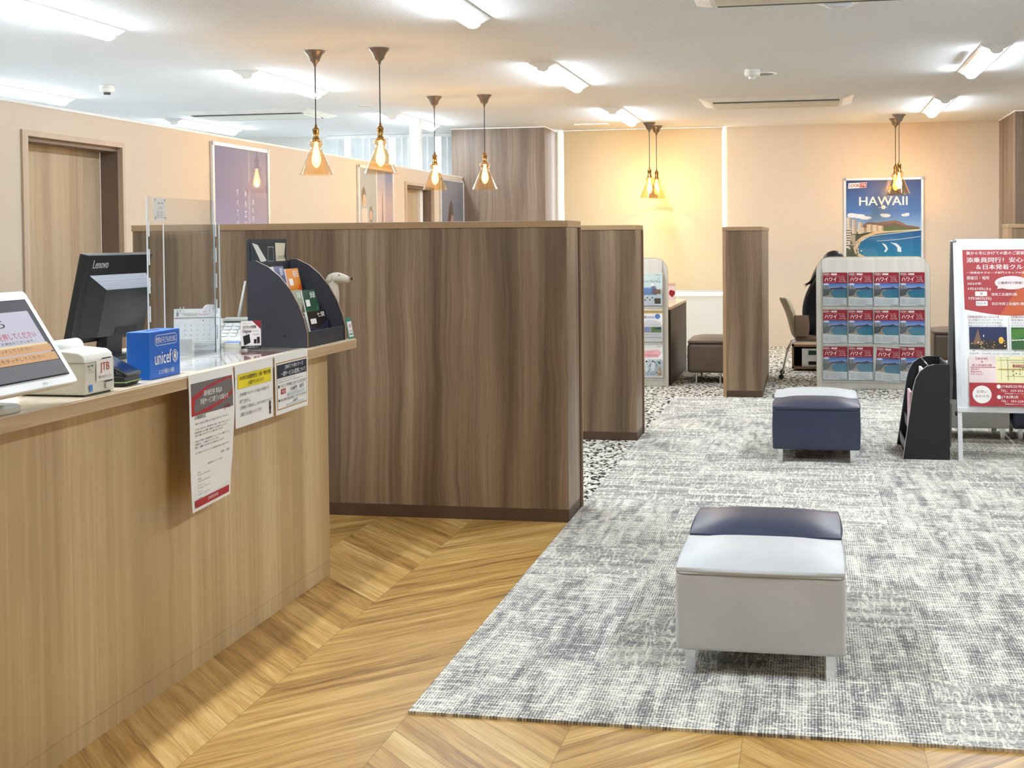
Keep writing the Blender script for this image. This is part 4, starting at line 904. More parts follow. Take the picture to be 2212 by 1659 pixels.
s.k += 1; s.disc(828, yy(405), 38, P((236, 190, 70), .4), 55); s.disc(562, yy(335), 8, Wt, 18)
GR = P((74, 128, 52), .4); s.rect(985, yy(198), 1500, yy(550), P((52, 96, 50), .4)); s.poly([(985, yy(235)), (1240, yy(215)), (1500, yy(225)), (1500, yy(400)), (1200, yy(350)), (985, yy(400))], GR)
for u in (1010, 1060, 1110, 1160, 1215, 1280, 1350, 1420): s.disc(u, yy(405-(u-1000)*.05), 26, Wt, 9)
s.rect(1262, yy(400), 1278, yy(440), M_INK)
s.text('津　：7/27(土) 10:00～11:00', 385, yy(564), 935, yy(590), GB); s.text('四日市：7/28(日) 13:00～18:00', 346, yy(606), 938, yy(636), GB); s.text('津　：7/27(土)', 1015, yy(566), 1270, yy(592), GB); s.text('四日市：7/28(日)', 980, yy(608), 1270, yy(638), GB)
s.rect(322, yy(655), 1500, yy(1085), PK); s.rect(735, yy(655), 1285, yy(1085), YL); MR = P((170, 60, 66), .5)
s.text('【津会場】', 432, yy(680), 610, yy(722), MR); s.text('津', 502, yy(735), 542, yy(768), MR); s.text('商工会議所5階', 372, yy(786), 672, yy(824), MR); s.rect(345, yy(834), 728, yy(842), MR)
for i, ln in enumerate(('津会場の', '事前予約は', 'コチラから！')): s.text(ln, 348, yy(855+i*40), (480, 515, 535)[i], yy(882+i*40), MR)
s.line([(765, yy(722)), (1250, yy(722))], 5, P((140, 130, 70), .5)); s.line([(765, yy(868)), (1250, yy(868))], 16, P((190, 160, 60), .5)); s.line([(880, yy(978)), (1255, yy(978))], 5, P((140, 130, 70), .5)); s.line([(950, yy(758)), (1250, yy(758))], 5, P((140, 130, 70), .5))
for u in (815, 1002): s.line([(u, yy(705 if u < 900 else 758)), (u, yy(1045))], 4, P((140, 130, 70), .5))
s.line([(912, yy(700)), (915, yy(1045))], 9, P((150, 146, 120), .5)); s.line([(1162, yy(700)), (1170, yy(1045))], 12, P((150, 140, 110), .5)); s.rrect(985, yy(795), 1208, yy(828), 5, MR); s.text('商工会議所', 1010, yy(800), 1185, yy(822), YL)
s.line([(1095, yy(828)), (1092, yy(930))], 5, MR)
for u, v_ in ((985, 898), (1036, 932), (1090, 944), (988, 960), (1135, 846)): s.disc(u, yy(v_), 9, M_INK)
s.text('国道', 784, yy(680), 832, yy(694), GB); s.text('近鉄線', 866, yy(680), 934, yy(694), GB); s.text('県庁', 1132, yy(682), 1182, yy(696), GB)
s.rect(320, yy(1085), R_, yy(1455), P((172, 52, 56), .5)); s.poly([(1500, yy(1250)), (1100, yy(1290)), (1300, yy(1400)), (1500, yy(1455))], CO) if R_ > 1500 else None
s.disc(510, yy(1270), 144, Wt, 140, 40); s.text('お問い', 430, yy(1205), 590, yy(1250), P((120, 100, 100), .5)); s.text('合わせ先', 402, yy(1275), 622, yy(1318), P((120, 100, 100), .5))
for j, (a, n_, tel) in enumerate((('JTB四日市店', 1185, '059-353-6611'), ('JTB津店', 1055, '059-228-0201'))):
    v_ = 1115+j*165; s.disc(765, yy(v_+28), 32, Wt); s.text(a, 800, yy(v_), n_, yy(v_+56), Wt, .01); s.text('TEL：'+tel, 790, yy(v_+74), 1252, yy(v_+110), Wt, .01); s.text('営業時間 10:00～18:00(火曜定休)', 848, yy(v_+126), 1330, yy(v_+150), Wt)
o = s.build('poster', t); o.matrix_local = Ma @ Matrix.Translation((0, -.0125, 0)) @ Matrix.Rotation(PI/2, 4, 'X')
b = MB(); b.box(.03, Wb-.03, -.011, -.009, -bh+.03, -.03, M_PAPER, Ma); b.build('backing_sheet', t)

# ------------------------------------------------------------------ posters on the walls
def frame(name, label, wd, ht, loc, rot, group=None):
    """snap frame, origin at the top left corner, x right, z up, facing -y"""
    t = thing(name, label, 'poster', loc, 0, group); t.rotation_euler = (0, 0, rot)
    b = MB(); fw, fd = .028, .022
    for a in ((0, fw, -ht+fw*.0, 0), (wd-fw, wd, -ht, 0)): b.prism(rrect(a[0], a[1], a[2], a[3], .002), -fd, 0, M_ALU, 1)
    b.box(.0006, wd-.0006, -fd+.0006, -.0006, -fw, -.0006, M_ALU).box(.0006, wd-.0006, -fd+.0006, -.0006, -ht+.0006, -ht+fw, M_ALU); b.build('frame', t, bevel=.004)
    for (x, z) in ((.014, -.014), (wd-.014, -.014), (.014, -ht+.014), (wd-.014, -ht+.014)): MB().prism(rrect(x-.018, x+.018, z-.018, z+.018, .014), -fd-.002, -fd+.006, P((168, 170, 172), .25, .8), 1).build('corner_cap', t)
    return t
def gradmat(name, stops, z0, z1, axis=1, rough=.35):
    n = NT(name); o = n.xyz(); f = n.math('DIVIDE', n.math('SUBTRACT', o[axis], z0), z1-z0); n.l(n.ramp(f, stops), n.b.inputs['Base Color']); n.b.inputs['Roughness'].default_value = rough; return n.m
# beach poster on the back wall
t = frame('wall_poster', 'framed blue beach holiday poster reading HAWAII on the back wall', .948, 1.31, (.404, 15.775, 2.080), 0)
K = 1/(181.6*2.514); s = Sheet(K, 461, 408, .00015)
SKY = gradmat('poster_sky', [(0, (150, 190, 226)), (.35, (70, 120, 190)), (1, (34, 62, 130))], -.62, -.03)
SEA = gradmat('poster_sea', [(0, (40, 140, 168)), (.5, (28, 120, 170)), (1, (30, 84, 150))], -1.1, -.62)
u0, u1 = 474, 881; s.rect(u0, 422, u1, 990, SEA); s.rect(u0, 422, u1, 700, SKY)
cl = P((232, 236, 242), .5)
for (u, v, a, c) in ((510, 618, 30, 12), (545, 622, 34, 12), (580, 632, 34, 9), (500, 612, 18, 8), (690, 620, 26, 10), (675, 616, 16, 7), (795, 618, 22, 8), (806, 612, 12, 6)): s.disc(u, v, a, cl, c, 18, .2)
s.k += 1; s.poly([(560, 676), (590, 655), (640, 658), (700, 652), (740, 646), (770, 655), (800, 672), (870, 684), (870, 694), (560, 694)], P((136, 104, 96), .5)); s.poly([(600, 700), (640, 672), (700, 668), (740, 660), (780, 676), (830, 684), (872, 688), (872, 700)], P((108, 88, 80), .5)); s.poly([(560, 706), (640, 690), (740, 678), (800, 690), (876, 694), (876, 704), (700, 716), (600, 730)], P((84, 104, 66), .5))
s.poly([(474, 690), (600, 700), (700, 706), (881, 696), (881, 702), (720, 712), (640, 722), (580, 742), (550, 770), (535, 800), (545, 830), (575, 846), (610, 870), (660, 990), (474, 990)], P((214, 190, 156), .5))
s.poly([(474, 700), (560, 712), (620, 712), (560, 735), (525, 765), (512, 800), (522, 830), (560, 860), (600, 990), (474, 990)], P((70, 78, 56), .5))
bl = P((224, 212, 196), .5); bl2 = P((176, 160, 142), .5); dk = P((96, 92, 92), .5)
for (a, c, d_, e_) in ((476, 628, 502, 720), (506, 640, 532, 720), (508, 640, 520, 720), (538, 655, 566, 720), (546, 686, 586, 716), (586, 668, 620, 712), (618, 672, 652, 706), (650, 676, 676, 704)):
    s.rect(a, c, d_, e_, bl, .3); s.rect(a+(d_-a)*.62, c, d_, e_, bl2, .3)
    for k in range(5): s.rect(a, c+8+k*(e_-c)/6, d_, c+9.5+k*(e_-c)/6, bl2, .05)
s.rect(474, 690, 500, 800, bl, .3)
for k in range(7): s.rect(474, 698+k*14, 500, 704+k*14, dk, .1)
s.rect(500, 725, 524, 790, bl2, .3)
rr = random.Random(3)
for k in range(50): u = rr.uniform(476, 560); v = rr.uniform(760, 980); s.disc(u, v, rr.uniform(3, 7), rr.choice([P((52, 66, 44), .5), P((150, 130, 110), .5), bl, P((84, 96, 60), .5)]), None, 8, .03)
s.k += 1; wv = P((222, 236, 240), .5); s.poly([(668, 772), (690, 782), (702, 805), (690, 824), (680, 822), (690, 803)], wv); s.poly([(712, 770), (748, 775), (772, 798), (774, 824), (752, 820), (752, 798), (735, 782)], wv); s.line([(640, 762), (740, 755), (876, 738)], 2.5, wv); s.line([(560, 760), (600, 735), (700, 722), (876, 702)], 3, wv)
for (a, b_, c_) in (('LOOK', 494, 546), ('JTB', 556, 582)): pass
s.poly([(487, 437), (588, 433), (584, 463), (485, 467)], P((240, 236, 236), .5)); s.text('LOOK', 492, 441, 546, 459, P((150, 26, 44), .5), .04); s.poly([(549, 437), (586, 436), (582, 461), (547, 462)], P((170, 40, 52), .5)); s.text('JTB', 552, 441, 580, 458, M_PAPER, .02)
s.text('HAWAII', 545, 514, 806, 563, M_PAPER, .015); s.line([(650, 574), (700, 574)], 2, M_PAPER)
for k in range(5): a = PI/2+2*PI*k/5; s.disc(677+7*math.cos(a), 573-7*math.sin(a), 5.5, M_PAPER, None, 10, .1)
s.build('picture', t, (0, -.012, 0), FRONT)
MB().box(.02, .93, -.0112, -.003, -1.29, -.02, M_PAPER).build('backing', t)
MB().box(.025, .923, -.0195, -.0190, -1.285, -.025, M_GLASS).build('cover_sheet', t)

def left_poster(y0, y1, lab, art):
    wd = y1-y0; t = frame('wall_poster', lab, wd, 1.32, (WX+.002, y0, 2.092), PI/2)
    s = Sheet(.001, 0, 0, .0004); W_ = wd*1000; art(s, W_, 1320); s.build('picture', t, (0, -.012, 0), FRONT)
    MB().box(.02, wd-.02, -.0112, -.003, -1.30, -.02, M_PAPER).build('backing', t)
    MB().box(.025, wd-.025, -.0195, -.0190, -1.295, -.025, M_GLASS).build('cover_sheet', t)
def art1(s, W_, H_):
    s.rect(28, 28, W_-28, H_-28, gradmat('dusk_sky', [(0, (120, 100, 140)), (.4, (150, 146, 196)), (.7, (92, 98, 160)), (1, (96, 100, 150))], -1.3, 0, 1))
    wp = P((240, 240, 246), .5)
    for i, ch in enumerate('すべてが特別。'): s.text(ch, 388, 330+i*78, 388+(34 if ch != '。' else 12), 330+i*78+(46 if ch != '。' else 14), wp)
    for i, ch in enumerate('発見Ｉなら'): s.text(ch, 520, 340+i*76, 558, 340+i*76+46, wp)
    for i, ch in enumerate('海も空も風も'): s.text(ch, 648, 400+i*64, 684, 400+i*64+42, wp)
def art2(s, W_, H_):
    s.rect(28, 28, W_-28, H_-28, M_PAPER); s.rect(28, 28, W_*.50, H_-28, P((150, 164, 176), .4)); s.rect(W_*.52, 28, W_-28, H_-28, gradmat('paris_sky', [(0, (190, 170, 190)), (.5, (214, 190, 190)), (1, (120, 150, 200))], -.8, 0))
    sk = P((212, 166, 136), .5); hr = P((72, 52, 44), .5); pk = P((226, 196, 190), .5); ye = P((232, 182, 70), .5)
    s.disc(150, 300, 60, hr, 90); s.disc(165, 340, 46, sk, 62); s.poly([(90, 420), (240, 410), (270, 700), (250, 1290), (60, 1290), (70, 700)], pk)
    s.disc(350, 470, 44, hr, 80); s.disc(345, 480, 32, sk, 48); s.poly([(300, 560), (400, 550), (430, 760), (460, 1290), (250, 1290), (290, 760)], ye); s.poly([(400, 560), (430, 640), (330, 700), (320, 670)], sk)
    tw = P((112, 100, 120), .5); cx = W_*.67
    s.poly([(cx-5, 260), (cx+5, 260), (cx+14, 520), (cx+40, 700), (cx+85, 860), (cx+45, 860), (cx, 760), (cx-45, 860), (cx-85, 860), (cx-40, 700), (cx-14, 520)], tw); s.rect(cx-34, 640, cx+34, 656, tw); s.rect(cx-60, 760, cx+60, 776, tw)
    s.poly([(W_*.52, 860), (W_*.6, 840), (W_*.75, 850), (W_-28, 900), (W_-28, 960), (W_*.52, 990)], P((120, 140, 80), .5)); s.poly([(W_*.52, 960), (W_-28, 930), (W_-28, 1290), (W_*.52, 1290)], P((140, 158, 172), .4)); s.poly([(W_*.52, 1010), (W_-28, 960), (W_-28, 990), (W_*.6, 1040)], P((206, 200, 190), .5)); s.poly([(W_*.58, 1110), (W_*.82, 1050), (W_*.85, 1075), (W_*.62, 1160)], M_PAPER)
def art3(s, W_, H_):
    s.rect(28, 28, W_-28, H_-28, gradmat('grey_studio', [(0, (120, 134, 150)), (1, (130, 140, 156))], -1.3, 0)); hr = P((74, 54, 48), .5); sk = P((206, 160, 138), .5)
    s.poly([(350, 330), (420, 250), (500, 290), (520, 420), (500, 520), (470, 640), (300, 760), (180, 880), (250, 640), (300, 460)], hr); s.poly([(440, 430), (510, 430), (530, 540), (500, 640), (440, 640), (400, 540)], sk)
    s.poly([(330, 720), (480, 640), (520, 760), (560, 900), (400, 1000), (100, 1290), (60, 1290), (120, 900)], sk); s.poly([(520, 760), (620, 720), (720, 800), (760, 1290), (430, 1290), (480, 980)], M_INK)
left_poster(8.394, 9.356, 'framed violet dusk poster with vertical white Japanese writing on the left wall', art1)
left_poster(11.357, 12.379, 'framed poster of a couple and a Paris iron tower, behind the second hanging lamp', art2)
left_poster(14.06, 15.05, 'framed poster of a long-haired woman at the far end of the left wall', art3)

# ------------------------------------------------------------------ brochure racks
def rack(name, label, x0, yf, w_=.985, h_=1.178):
    t = thing(name, label, 'brochure rack', (x0, yf, .006))
    b = MB(); b.prism(rrect(0, w_, 0, h_, .12, 8, (0, 0, 1, 1)), .0, .022, M_PALE, 1); b.build('back_panel', t, bevel=.002)
    b = MB(); o_ = rrect(0, w_, 0, h_, .12, 8, (0, 0, 1, 1)); 
    b.tube([(p[0], -.0005, p[1]) for p in o_[1:]+[o_[0]]], .0022, P((206, 186, 156), .5), 6); b.build('panel_edging', t)
    MB().box(.05, w_-.05, -.012, 0, .08, h_-.02, M_PALE).build('front_board', t, bevel=.001)
    MB().box(.03, .06, .022, .35, 0, .02, M_PALE).box(w_-.06, w_-.03, .022, .35, 0, .02, M_PALE).build('foot', t); return t
PZ = (.743, .411, .083)      # brochure bottoms above the rack foot
def pocket(t, x, z):
    b = MB(); b.box(x-.006, x+.218, -.040, -.0385, z-.012, z+.155, M_ACR).box(x-.006, x+.218, -.040, -.012, z-.014, z-.011, M_ACR); o = b.build('acrylic_pocket', t)
    b = MB(); b.box(x-.006, x+.218, -.041, -.038, z-.014, z-.0115, M_EDGE).box(x+.2165, x+.218, -.040, -.012, z-.012, z+.30, M_EDGE).build('pocket_edge', o)
def haw_art(s):
    W_, H_ = 210, 297; R1 = P((146, 28, 44), .4); sk = gradmat('leaflet_sky', [(0, (150, 176, 214)), (1, (60, 92, 160))], -.16, -.095) ; se = gradmat('leaflet_sea', [(0, (60, 140, 156)), (1, (50, 110, 150))], -.225, -.14)
    s.rect(0, 0, W_, H_, M_P1); s.rect(0, 98, W_, 225, se); s.rect(0, 94, W_, 150, sk)
    s.poly([(0, 150), (0, 225), (60, 225), (95, 222), (70, 195), (66, 178), (80, 164), (110, 152), (60, 146)], P((178, 158, 136), .5)); s.poly([(0, 120), (30, 116), (50, 128), (60, 150), (80, 155), (60, 175), (50, 200), (0, 215)], P((88, 92, 92), .5))
    s.poly([(60, 140), (100, 138), (140, 134), (160, 126), (180, 136), (210, 142), (210, 148), (110, 152), (66, 154)], P((62, 62, 78), .5)); s.disc(28, 105, 26, P((196, 204, 220), .5), 9); 
    for u in (8, 20, 34, 46): s.rect(u, 118, u+7, 150, P((150, 150, 156), .5), .2)
    s.rect(0, 0, W_, 95, R1); s.poly([(0, 214), (60, 220), (130, 226), (W_, 230), (W_, H_), (0, H_)], M_P1)
    s.outline(4, 8, 50, 24, 6, 2, M_PAPER); s.text('LOOK JTB', 8, 12, 46, 20, M_PAPER, .02); s.text('海', 54, 12, 64, 20, M_PAPER); s.rect(72, 8, 122, 24, P((236, 226, 222), .5)); s.text('MySTYLE', 78, 12, 116, 20, R1)
    s.text('憧れの楽園リゾートへ 出発日 2024年4月～2025年3月', 26, 31, 186, 37, P((240, 200, 200), .5)); s.text('ハワイ', 14, 44, 118, 78, M_PAPER, .03); s.text('ホノルル', 142, 42, 188, 52, M_PAPER); s.text('ハワイ島', 142, 58, 188, 68, M_PAPER); s.text('カウアイ島', 138, 74, 196, 84, M_PAPER, .01); s.text('ワイキキビーチの人気ホテル', 14, 84, 120, 89, P((240, 200, 200), .5))
    G = P((170, 168, 172), .5)
    for k in range(7): s.rect(12, 238+k*7, 62-k % 3*8, 239.6+k*7, G, .1); s.rect(72, 238+k*7, 196-(k*13) % 40, 239.6+k*7, G, .1)
    s.rect(144, 288, 200, 291, M_INK)
def brochure(art, label, loc, group, name='brochure'):
    t = thing(name, label, 'brochure', loc, 0, group); MB().box(0, .21, -.006, 0, 0, .297, M_P1).build('pages', t)
    s = Sheet(.001, 0, 0, .00025); art(s); s.build('cover', t, (0, -.0062, .297), FRONT); return t
rk = rack('brochure_rack', 'pale rack full of identical Hawaii brochures before the beige wall', .050, 11.42)
proto = None
RN = ('top', 'middle', 'bottom'); CN = ('leftmost', 'second from left', 'third from left', 'rightmost')
for r_ in range(3):
    for c_ in range(4):
        x = .057+c_*.2225; pocket(rk, x, PZ[r_]); lab = 'red Hawaii brochure, %s row of the pale rack, %s' % (RN[r_], CN[c_])
        L_ = (.05+x+.001, 11.42-.0145, .006+PZ[r_])
        if proto is None: proto = brochure(haw_art, lab, L_, 'Hawaii brochures in the pale rack'); q = proto
        else: q = copy_tree(proto); q.location = L_; q['label'] = lab
        q.rotation_euler = (math.radians(0), 0, 0)
        if (r_, c_) == (2, 2): q.rotation_euler = (0, math.radians(3.5), 0); q.location = (L_[0]+.006, L_[1]-.002, L_[2]-.002)
rk = rack('brochure_rack', 'pale rack of wedding brochures half hidden behind the middle walnut partition', -2.268, 11.42)
def wed1(s):
    s.rect(0, 0, 210, 297, P((206, 222, 218), .4)); s.rect(12, 132, 160, 200, P((120, 156, 200), .4)); s.rect(110, 120, 150, 190, P((110, 120, 150), .4)); s.rect(0, 200, 210, 297, P((226, 230, 236), .4)); s.rect(130, 150, 196, 190, P((150, 110, 90), .4)); s.rect(140, 230, 196, 280, P((96, 84, 70), .4))
    s.text('Resort Wedding', 20, 62, 196, 92, P((90, 140, 150), .5)); s.text('LOOK JTB', 12, 12, 50, 24, P((150, 40, 60), .5), .03); s.text('2024-25', 150, 14, 196, 22, M_INK); s.ring(180, 50, 8, 10, M_INK)
    for k in range(6): s.disc(30+k*22, 225+(k % 2)*20, 7, P((90, 110, 90), .5))
    s.disc(120, 105, 14, M_PAPER)
def wed2(s):
    s.rect(0, 0, 210, 297, M_P1); s.rect(0, 10, 210, 36, P((196, 164, 100), .4)); s.text('RESORT CATALOG', 30, 16, 150, 26, P((120, 90, 40), .5)); s.disc(166, 64, 24, P((86, 124, 190), .4)); s.text('国内', 40, 60, 70, 84, M_INK, .02); s.rect(76, 66, 140, 72, P((110, 140, 200), .4)); s.rect(76, 78, 140, 82, P((110, 140, 200), .4))
    s.rect(10, 160, 100, 210, P((160, 166, 200), .4)); s.rect(104, 160, 200, 210, P((110, 140, 90), .4)); s.poly([(120, 180), (160, 168), (200, 160), (200, 185)], P((70, 80, 100), .4)); s.poly([(60, 100), (110, 96), (160, 104), (196, 120), (196, 140), (20, 140)], P((206, 210, 216), .4))
    for k in range(5): s.text('ホテル', 16+k*36, 226, 40+k*36, 234, M_INK)
    s.rect(10, 256, 200, 258, M_INK)
def wed3(s):
    pk = P((236, 182, 186), .4); s.rect(0, 0, 210, 297, M_P1); s.poly([(30, 52), (170, 40), (198, 72), (170, 110), (30, 118)], pk); s.text('ハワイ', 64, 54, 126, 76, P((180, 60, 90), .5)); s.text('WEDDING', 44, 84, 168, 104, P((180, 60, 90), .5)); s.line([(195, 66), (208, 58)], 2, M_INK)
    s.text('LOOK JTB', 10, 10, 44, 20, P((150, 40, 60), .5), .03); s.text('2024', 158, 10, 196, 18, M_INK); s.rect(8, 130, 202, 280, P((190, 204, 214), .4)); s.disc(60, 190, 22, M_PAPER, 60); s.disc(118, 190, 20, M_PAPER, 58); s.poly([(160, 280), (174, 200), (196, 200), (202, 280)], P((198, 160, 110), .4))
    rr = random.Random(9)
    for k in range(40): s.disc(rr.uniform(14, 196), rr.uniform(136, 270), rr.uniform(2, 6), rr.choice([M_INK, P((90, 84, 80), .5), P((70, 90, 60), .5), M_PAPER]), None, 8, .03)
    for u, v in ((62, 150), (118, 148), (180, 160)): s.disc(u, v, 9, P((60, 44, 36), .5))
for r_, (art, lab) in enumerate(((wed1, 'pale teal wedding brochure in the top pocket of the half hidden rack'), (wed2, 'white brochure with gold band in the middle pocket of the half hidden rack'), (wed3, 'pink Hawaii wedding brochure in the bottom pocket of the half hidden rack'))):
    x = .057+3*.2225; pocket(rk, x, PZ[r_]); brochure(art, lab, (-2.268+x, 11.42-.0145, .006+PZ[r_]), 'wedding brochures in the half hidden rack')
    for c_ in range(3): pocket(rk, .057+c_*.2225, PZ[r_])

# ------------------------------------------------------------------ booths
t = thing('consultation_desk', 'desk with dark brown side panel behind the half hidden rack', 'desk', (-1.78, 12.28, .006))
MB().box(-.52, .512, -.78, .72, .698, .724, P((226, 206, 176), .35)).build('desk_top', t, bevel=.002)
MB().box(.482, .51, -.77, .71, 0, .698, P((56, 44, 37), .5)).build('side_panel', t); MB().box(-.51, -.482, -.77, .71, 0, .698, P((56, 44, 37), .5)).build('side_panel', t)
MB().box(-.482, .482, -.03, 0, .2, .698, P((56, 44, 37), .5)).build('modesty_panel', t)
t = thing('menu_holder', 'clear stand with a pink card and red heart on the dark-sided desk', 'card stand', (-1.375, 12.35, .731))
MB().box(-.07, .065, -.002, .002, .005, .19, M_ACR).build('clear_plate', t); MB().box(-.07, .065, -.04, .04, 0, .004, M_ACR).build('foot', t)
s = Sheet(.001, 0, 0, .0004); s.rect(-66, -182, 60, -10, P((246, 226, 222), .4)); s.rect(-66, -182, 60, -160, P((226, 170, 170), .4)); s.disc(20, -92, 22, P((160, 24, 40), .4), 30); s.disc(44, -92, 14, P((160, 24, 40), .4), 24); s.poly([(0, -84), (58, -84), (28, -46)], P((160, 24, 40), .4)); s.build('card', t, (0, -.0035, 0), FRONT)
def brown_stool(x0, x1, y0, y1, h, lab):
    t = thing('booth_stool', lab, 'stool', ((x0+x1)/2, (y0+y1)/2, .006)); w_, d_ = x1-x0, y1-y0
    pillow_box(w_, d_, .10, h-.035, M_LB, crown=0).build('seat_base', t, bevel=.03, seg=4); pillow_box(w_-.01, d_-.01, h-.036, h-.01, M_LB, crown=.03).build('seat_cushion', t, bevel=.012, seg=4)
    for sx in (-1, 1):
        for sy in (-1, 1): MB().cyl(.011, 0, .102, M_CHROME, 14, sx*(w_/2-.08), sy*(d_/2-.05)).build('leg', t)
brown_stool(-1.135, -.75, 11.66, 12.35, .41, 'brown leather box stool between the dark desk and the narrow partition')
brown_stool(1.222, 1.83, 13.1, 13.75, .40, 'brown leather box stool behind the right side of the Hawaii brochure rack')

# person's booth
t = thing('meeting_table', 'light wood table in front of the seated person, behind the brochure rack', 'table', (.72, 12.75, .006))
MB().box(-.36, .36, -.62, .62, .69, .715, M_CAP).build('table_top', t, bevel=.002)
for sx in (-.31, .31):
    for sy in (-.56, .56): MB().box(sx-.02, sx+.02, sy-.02, sy+.02, 0, .69, M_SKIRT).build('leg', t)
t = thing('low_cabinet', 'low wooden open cabinet on the floor under the chair', 'cabinet', (.08, 13.05, .006))
fw = P((150, 118, 88), .5)
b = MB(); b.box(-.27, .27, -.15, .15, .245, .268, fw).box(-.27, .27, -.15, .15, .02, .04, fw).box(-.27, -.25, -.15, .15, .02, .268, fw).box(.25, .27, -.15, .15, .02, .268, fw).box(-.25, .25, .13, .15, .04, .245, P((40, 34, 30), .6)); b.build('frame', t)
for sx in (-.22, .22):
    for sy in (-.11, .11): MB().cyl(.012, 0, .02, M_BLACK, 10, sx, sy).build('caster', t)
t = thing('office_machine', 'white office machine with dark openings inside the low cabinet', 'machine', (.06, 13.02, .047))
MB().box(-.15, .16, -.10, .09, 0, .185, M_WHITE).build('body', t, bevel=.004); MB().box(-.085, .05, -.104, -.099, .12, .165, P((40, 70, 64), .4)).box(-.085, .05, -.104, -.099, .02, .055, M_INK).build('opening', t)

# chair
t = thing('cantilever_chair', 'cream and brown chair with chrome legs the person sits on', 'chair', (.02, 12.33, .006))
M_CRM = P((226, 214, 184), .6, name='cream_fabric'); M_TAN = P((132, 110, 90), .6, name='tan_fabric')
b = MB(); n_ = 9; vs = []
prof = [(-.13, .37), (-.185, .42), (-.205, .52), (-.235, .64), (-.285, .745), (-.300, .785)]
for (x, z) in prof:
    for k in range(n_): y = -.225+.45*k/(n_-1); cv = .07*(abs(y)/.225)**2*(1 if z > .4 else .3); vs.append((x+cv, y*(1.0 if z > .5 else .93), z))
fs = [(i*n_+k, i*n_+k+1, (i+1)*n_+k+1, (i+1)*n_+k) for i in range(len(prof)-1) for k in range(n_-1)]
b.add(vs, fs, M_CRM, True); o = b.build('backrest', t); so = o.modifiers.new('solid', 'SOLIDIFY'); so.thickness = .028; so.offset = 1; o.modifiers.new('sub', 'SUBSURF').render_levels = 1
pillow_box(.42, .44, .365, .41, M_TAN, crown=.015).build('seat', t, bevel=.015, seg=3, loc=(.05, 0, 0))
for sy in (-1, 1):
    b = MB(); b.tube([(-.30, sy*.21, .03), (-.275, sy*.205, .12), (-.245, sy*.20, .26), (-.21, sy*.195, .335), (-.16, sy*.19, .362), (.20, sy*.19, .362), (.24, sy*.195, .335), (.27, sy*.20, .26), (.30, sy*.21, .03)], .009, M_CHROME, 10); b.build('leg_frame', t)
    for x in (-.30, .30):
        MB().cyl(.024, -.011, .011, M_BLACK, 16, M=Matrix.Translation((x, sy*.215, .024)) @ Matrix.Rotation(PI/2, 4, 'X')).build('caster', t)

# seated person
t = thing('person', 'person in black with dark hair seated facing right behind the Hawaii rack', 'person', (.0, 12.33, .006))
M_CLO = P((20, 20, 23), .85, name='black_cloth'); M_SKIN = P((206, 160, 132), .55, name='skin'); M_HAIR = P((22, 19, 20), .45, name='dark_hair'); M_SHOE = P((30, 26, 26), .5)
v = [(.0, 0, .47), (.01, 0, .60), (.03, 0, .74), (.065, 0, .86), (.12, 0, .96), (.175, 0, 1.02),
     (.11, -.155, .90), (.20, -.185, .76), (.36, -.155, .745), (.455, -.13, .742),
     (.11, .155, .90), (.20, .185, .76), (.36, .155, .745), (.455, .13, .742),
     (.02, -.095, .455), (.40, -.11, .475), (.42, -.11, .28), (.40, -.11, .10),
     (.02, .095, .455), (.40, .11, .475), (.43, .11, .28), (.42, .11, .10)]
e = [(0, 1), (1, 2), (2, 3), (3, 4), (4, 5), (3, 6), (6, 7), (7, 8), (8, 9), (3, 10), (10, 11), (11, 12), (12, 13), (0, 14), (14, 15), (15, 16), (16, 17), (0, 18), (18, 19), (19, 20), (20, 21)]
r = [(.13, .12), (.125, .11), (.135, .11), (.145, .12), (.095, .085), (.045, .048), (.062, .062), (.05, .05), (.042, .042), (.032, .032), (.062, .062), (.05, .05), (.042, .042), (.032, .032), (.095, .095), (.07, .07), (.052, .052), (.042, .042), (.095, .095), (.07, .07), (.052, .052), (.042, .042)]
body = skin('body', v, e, r, M_CLO, t, 0)
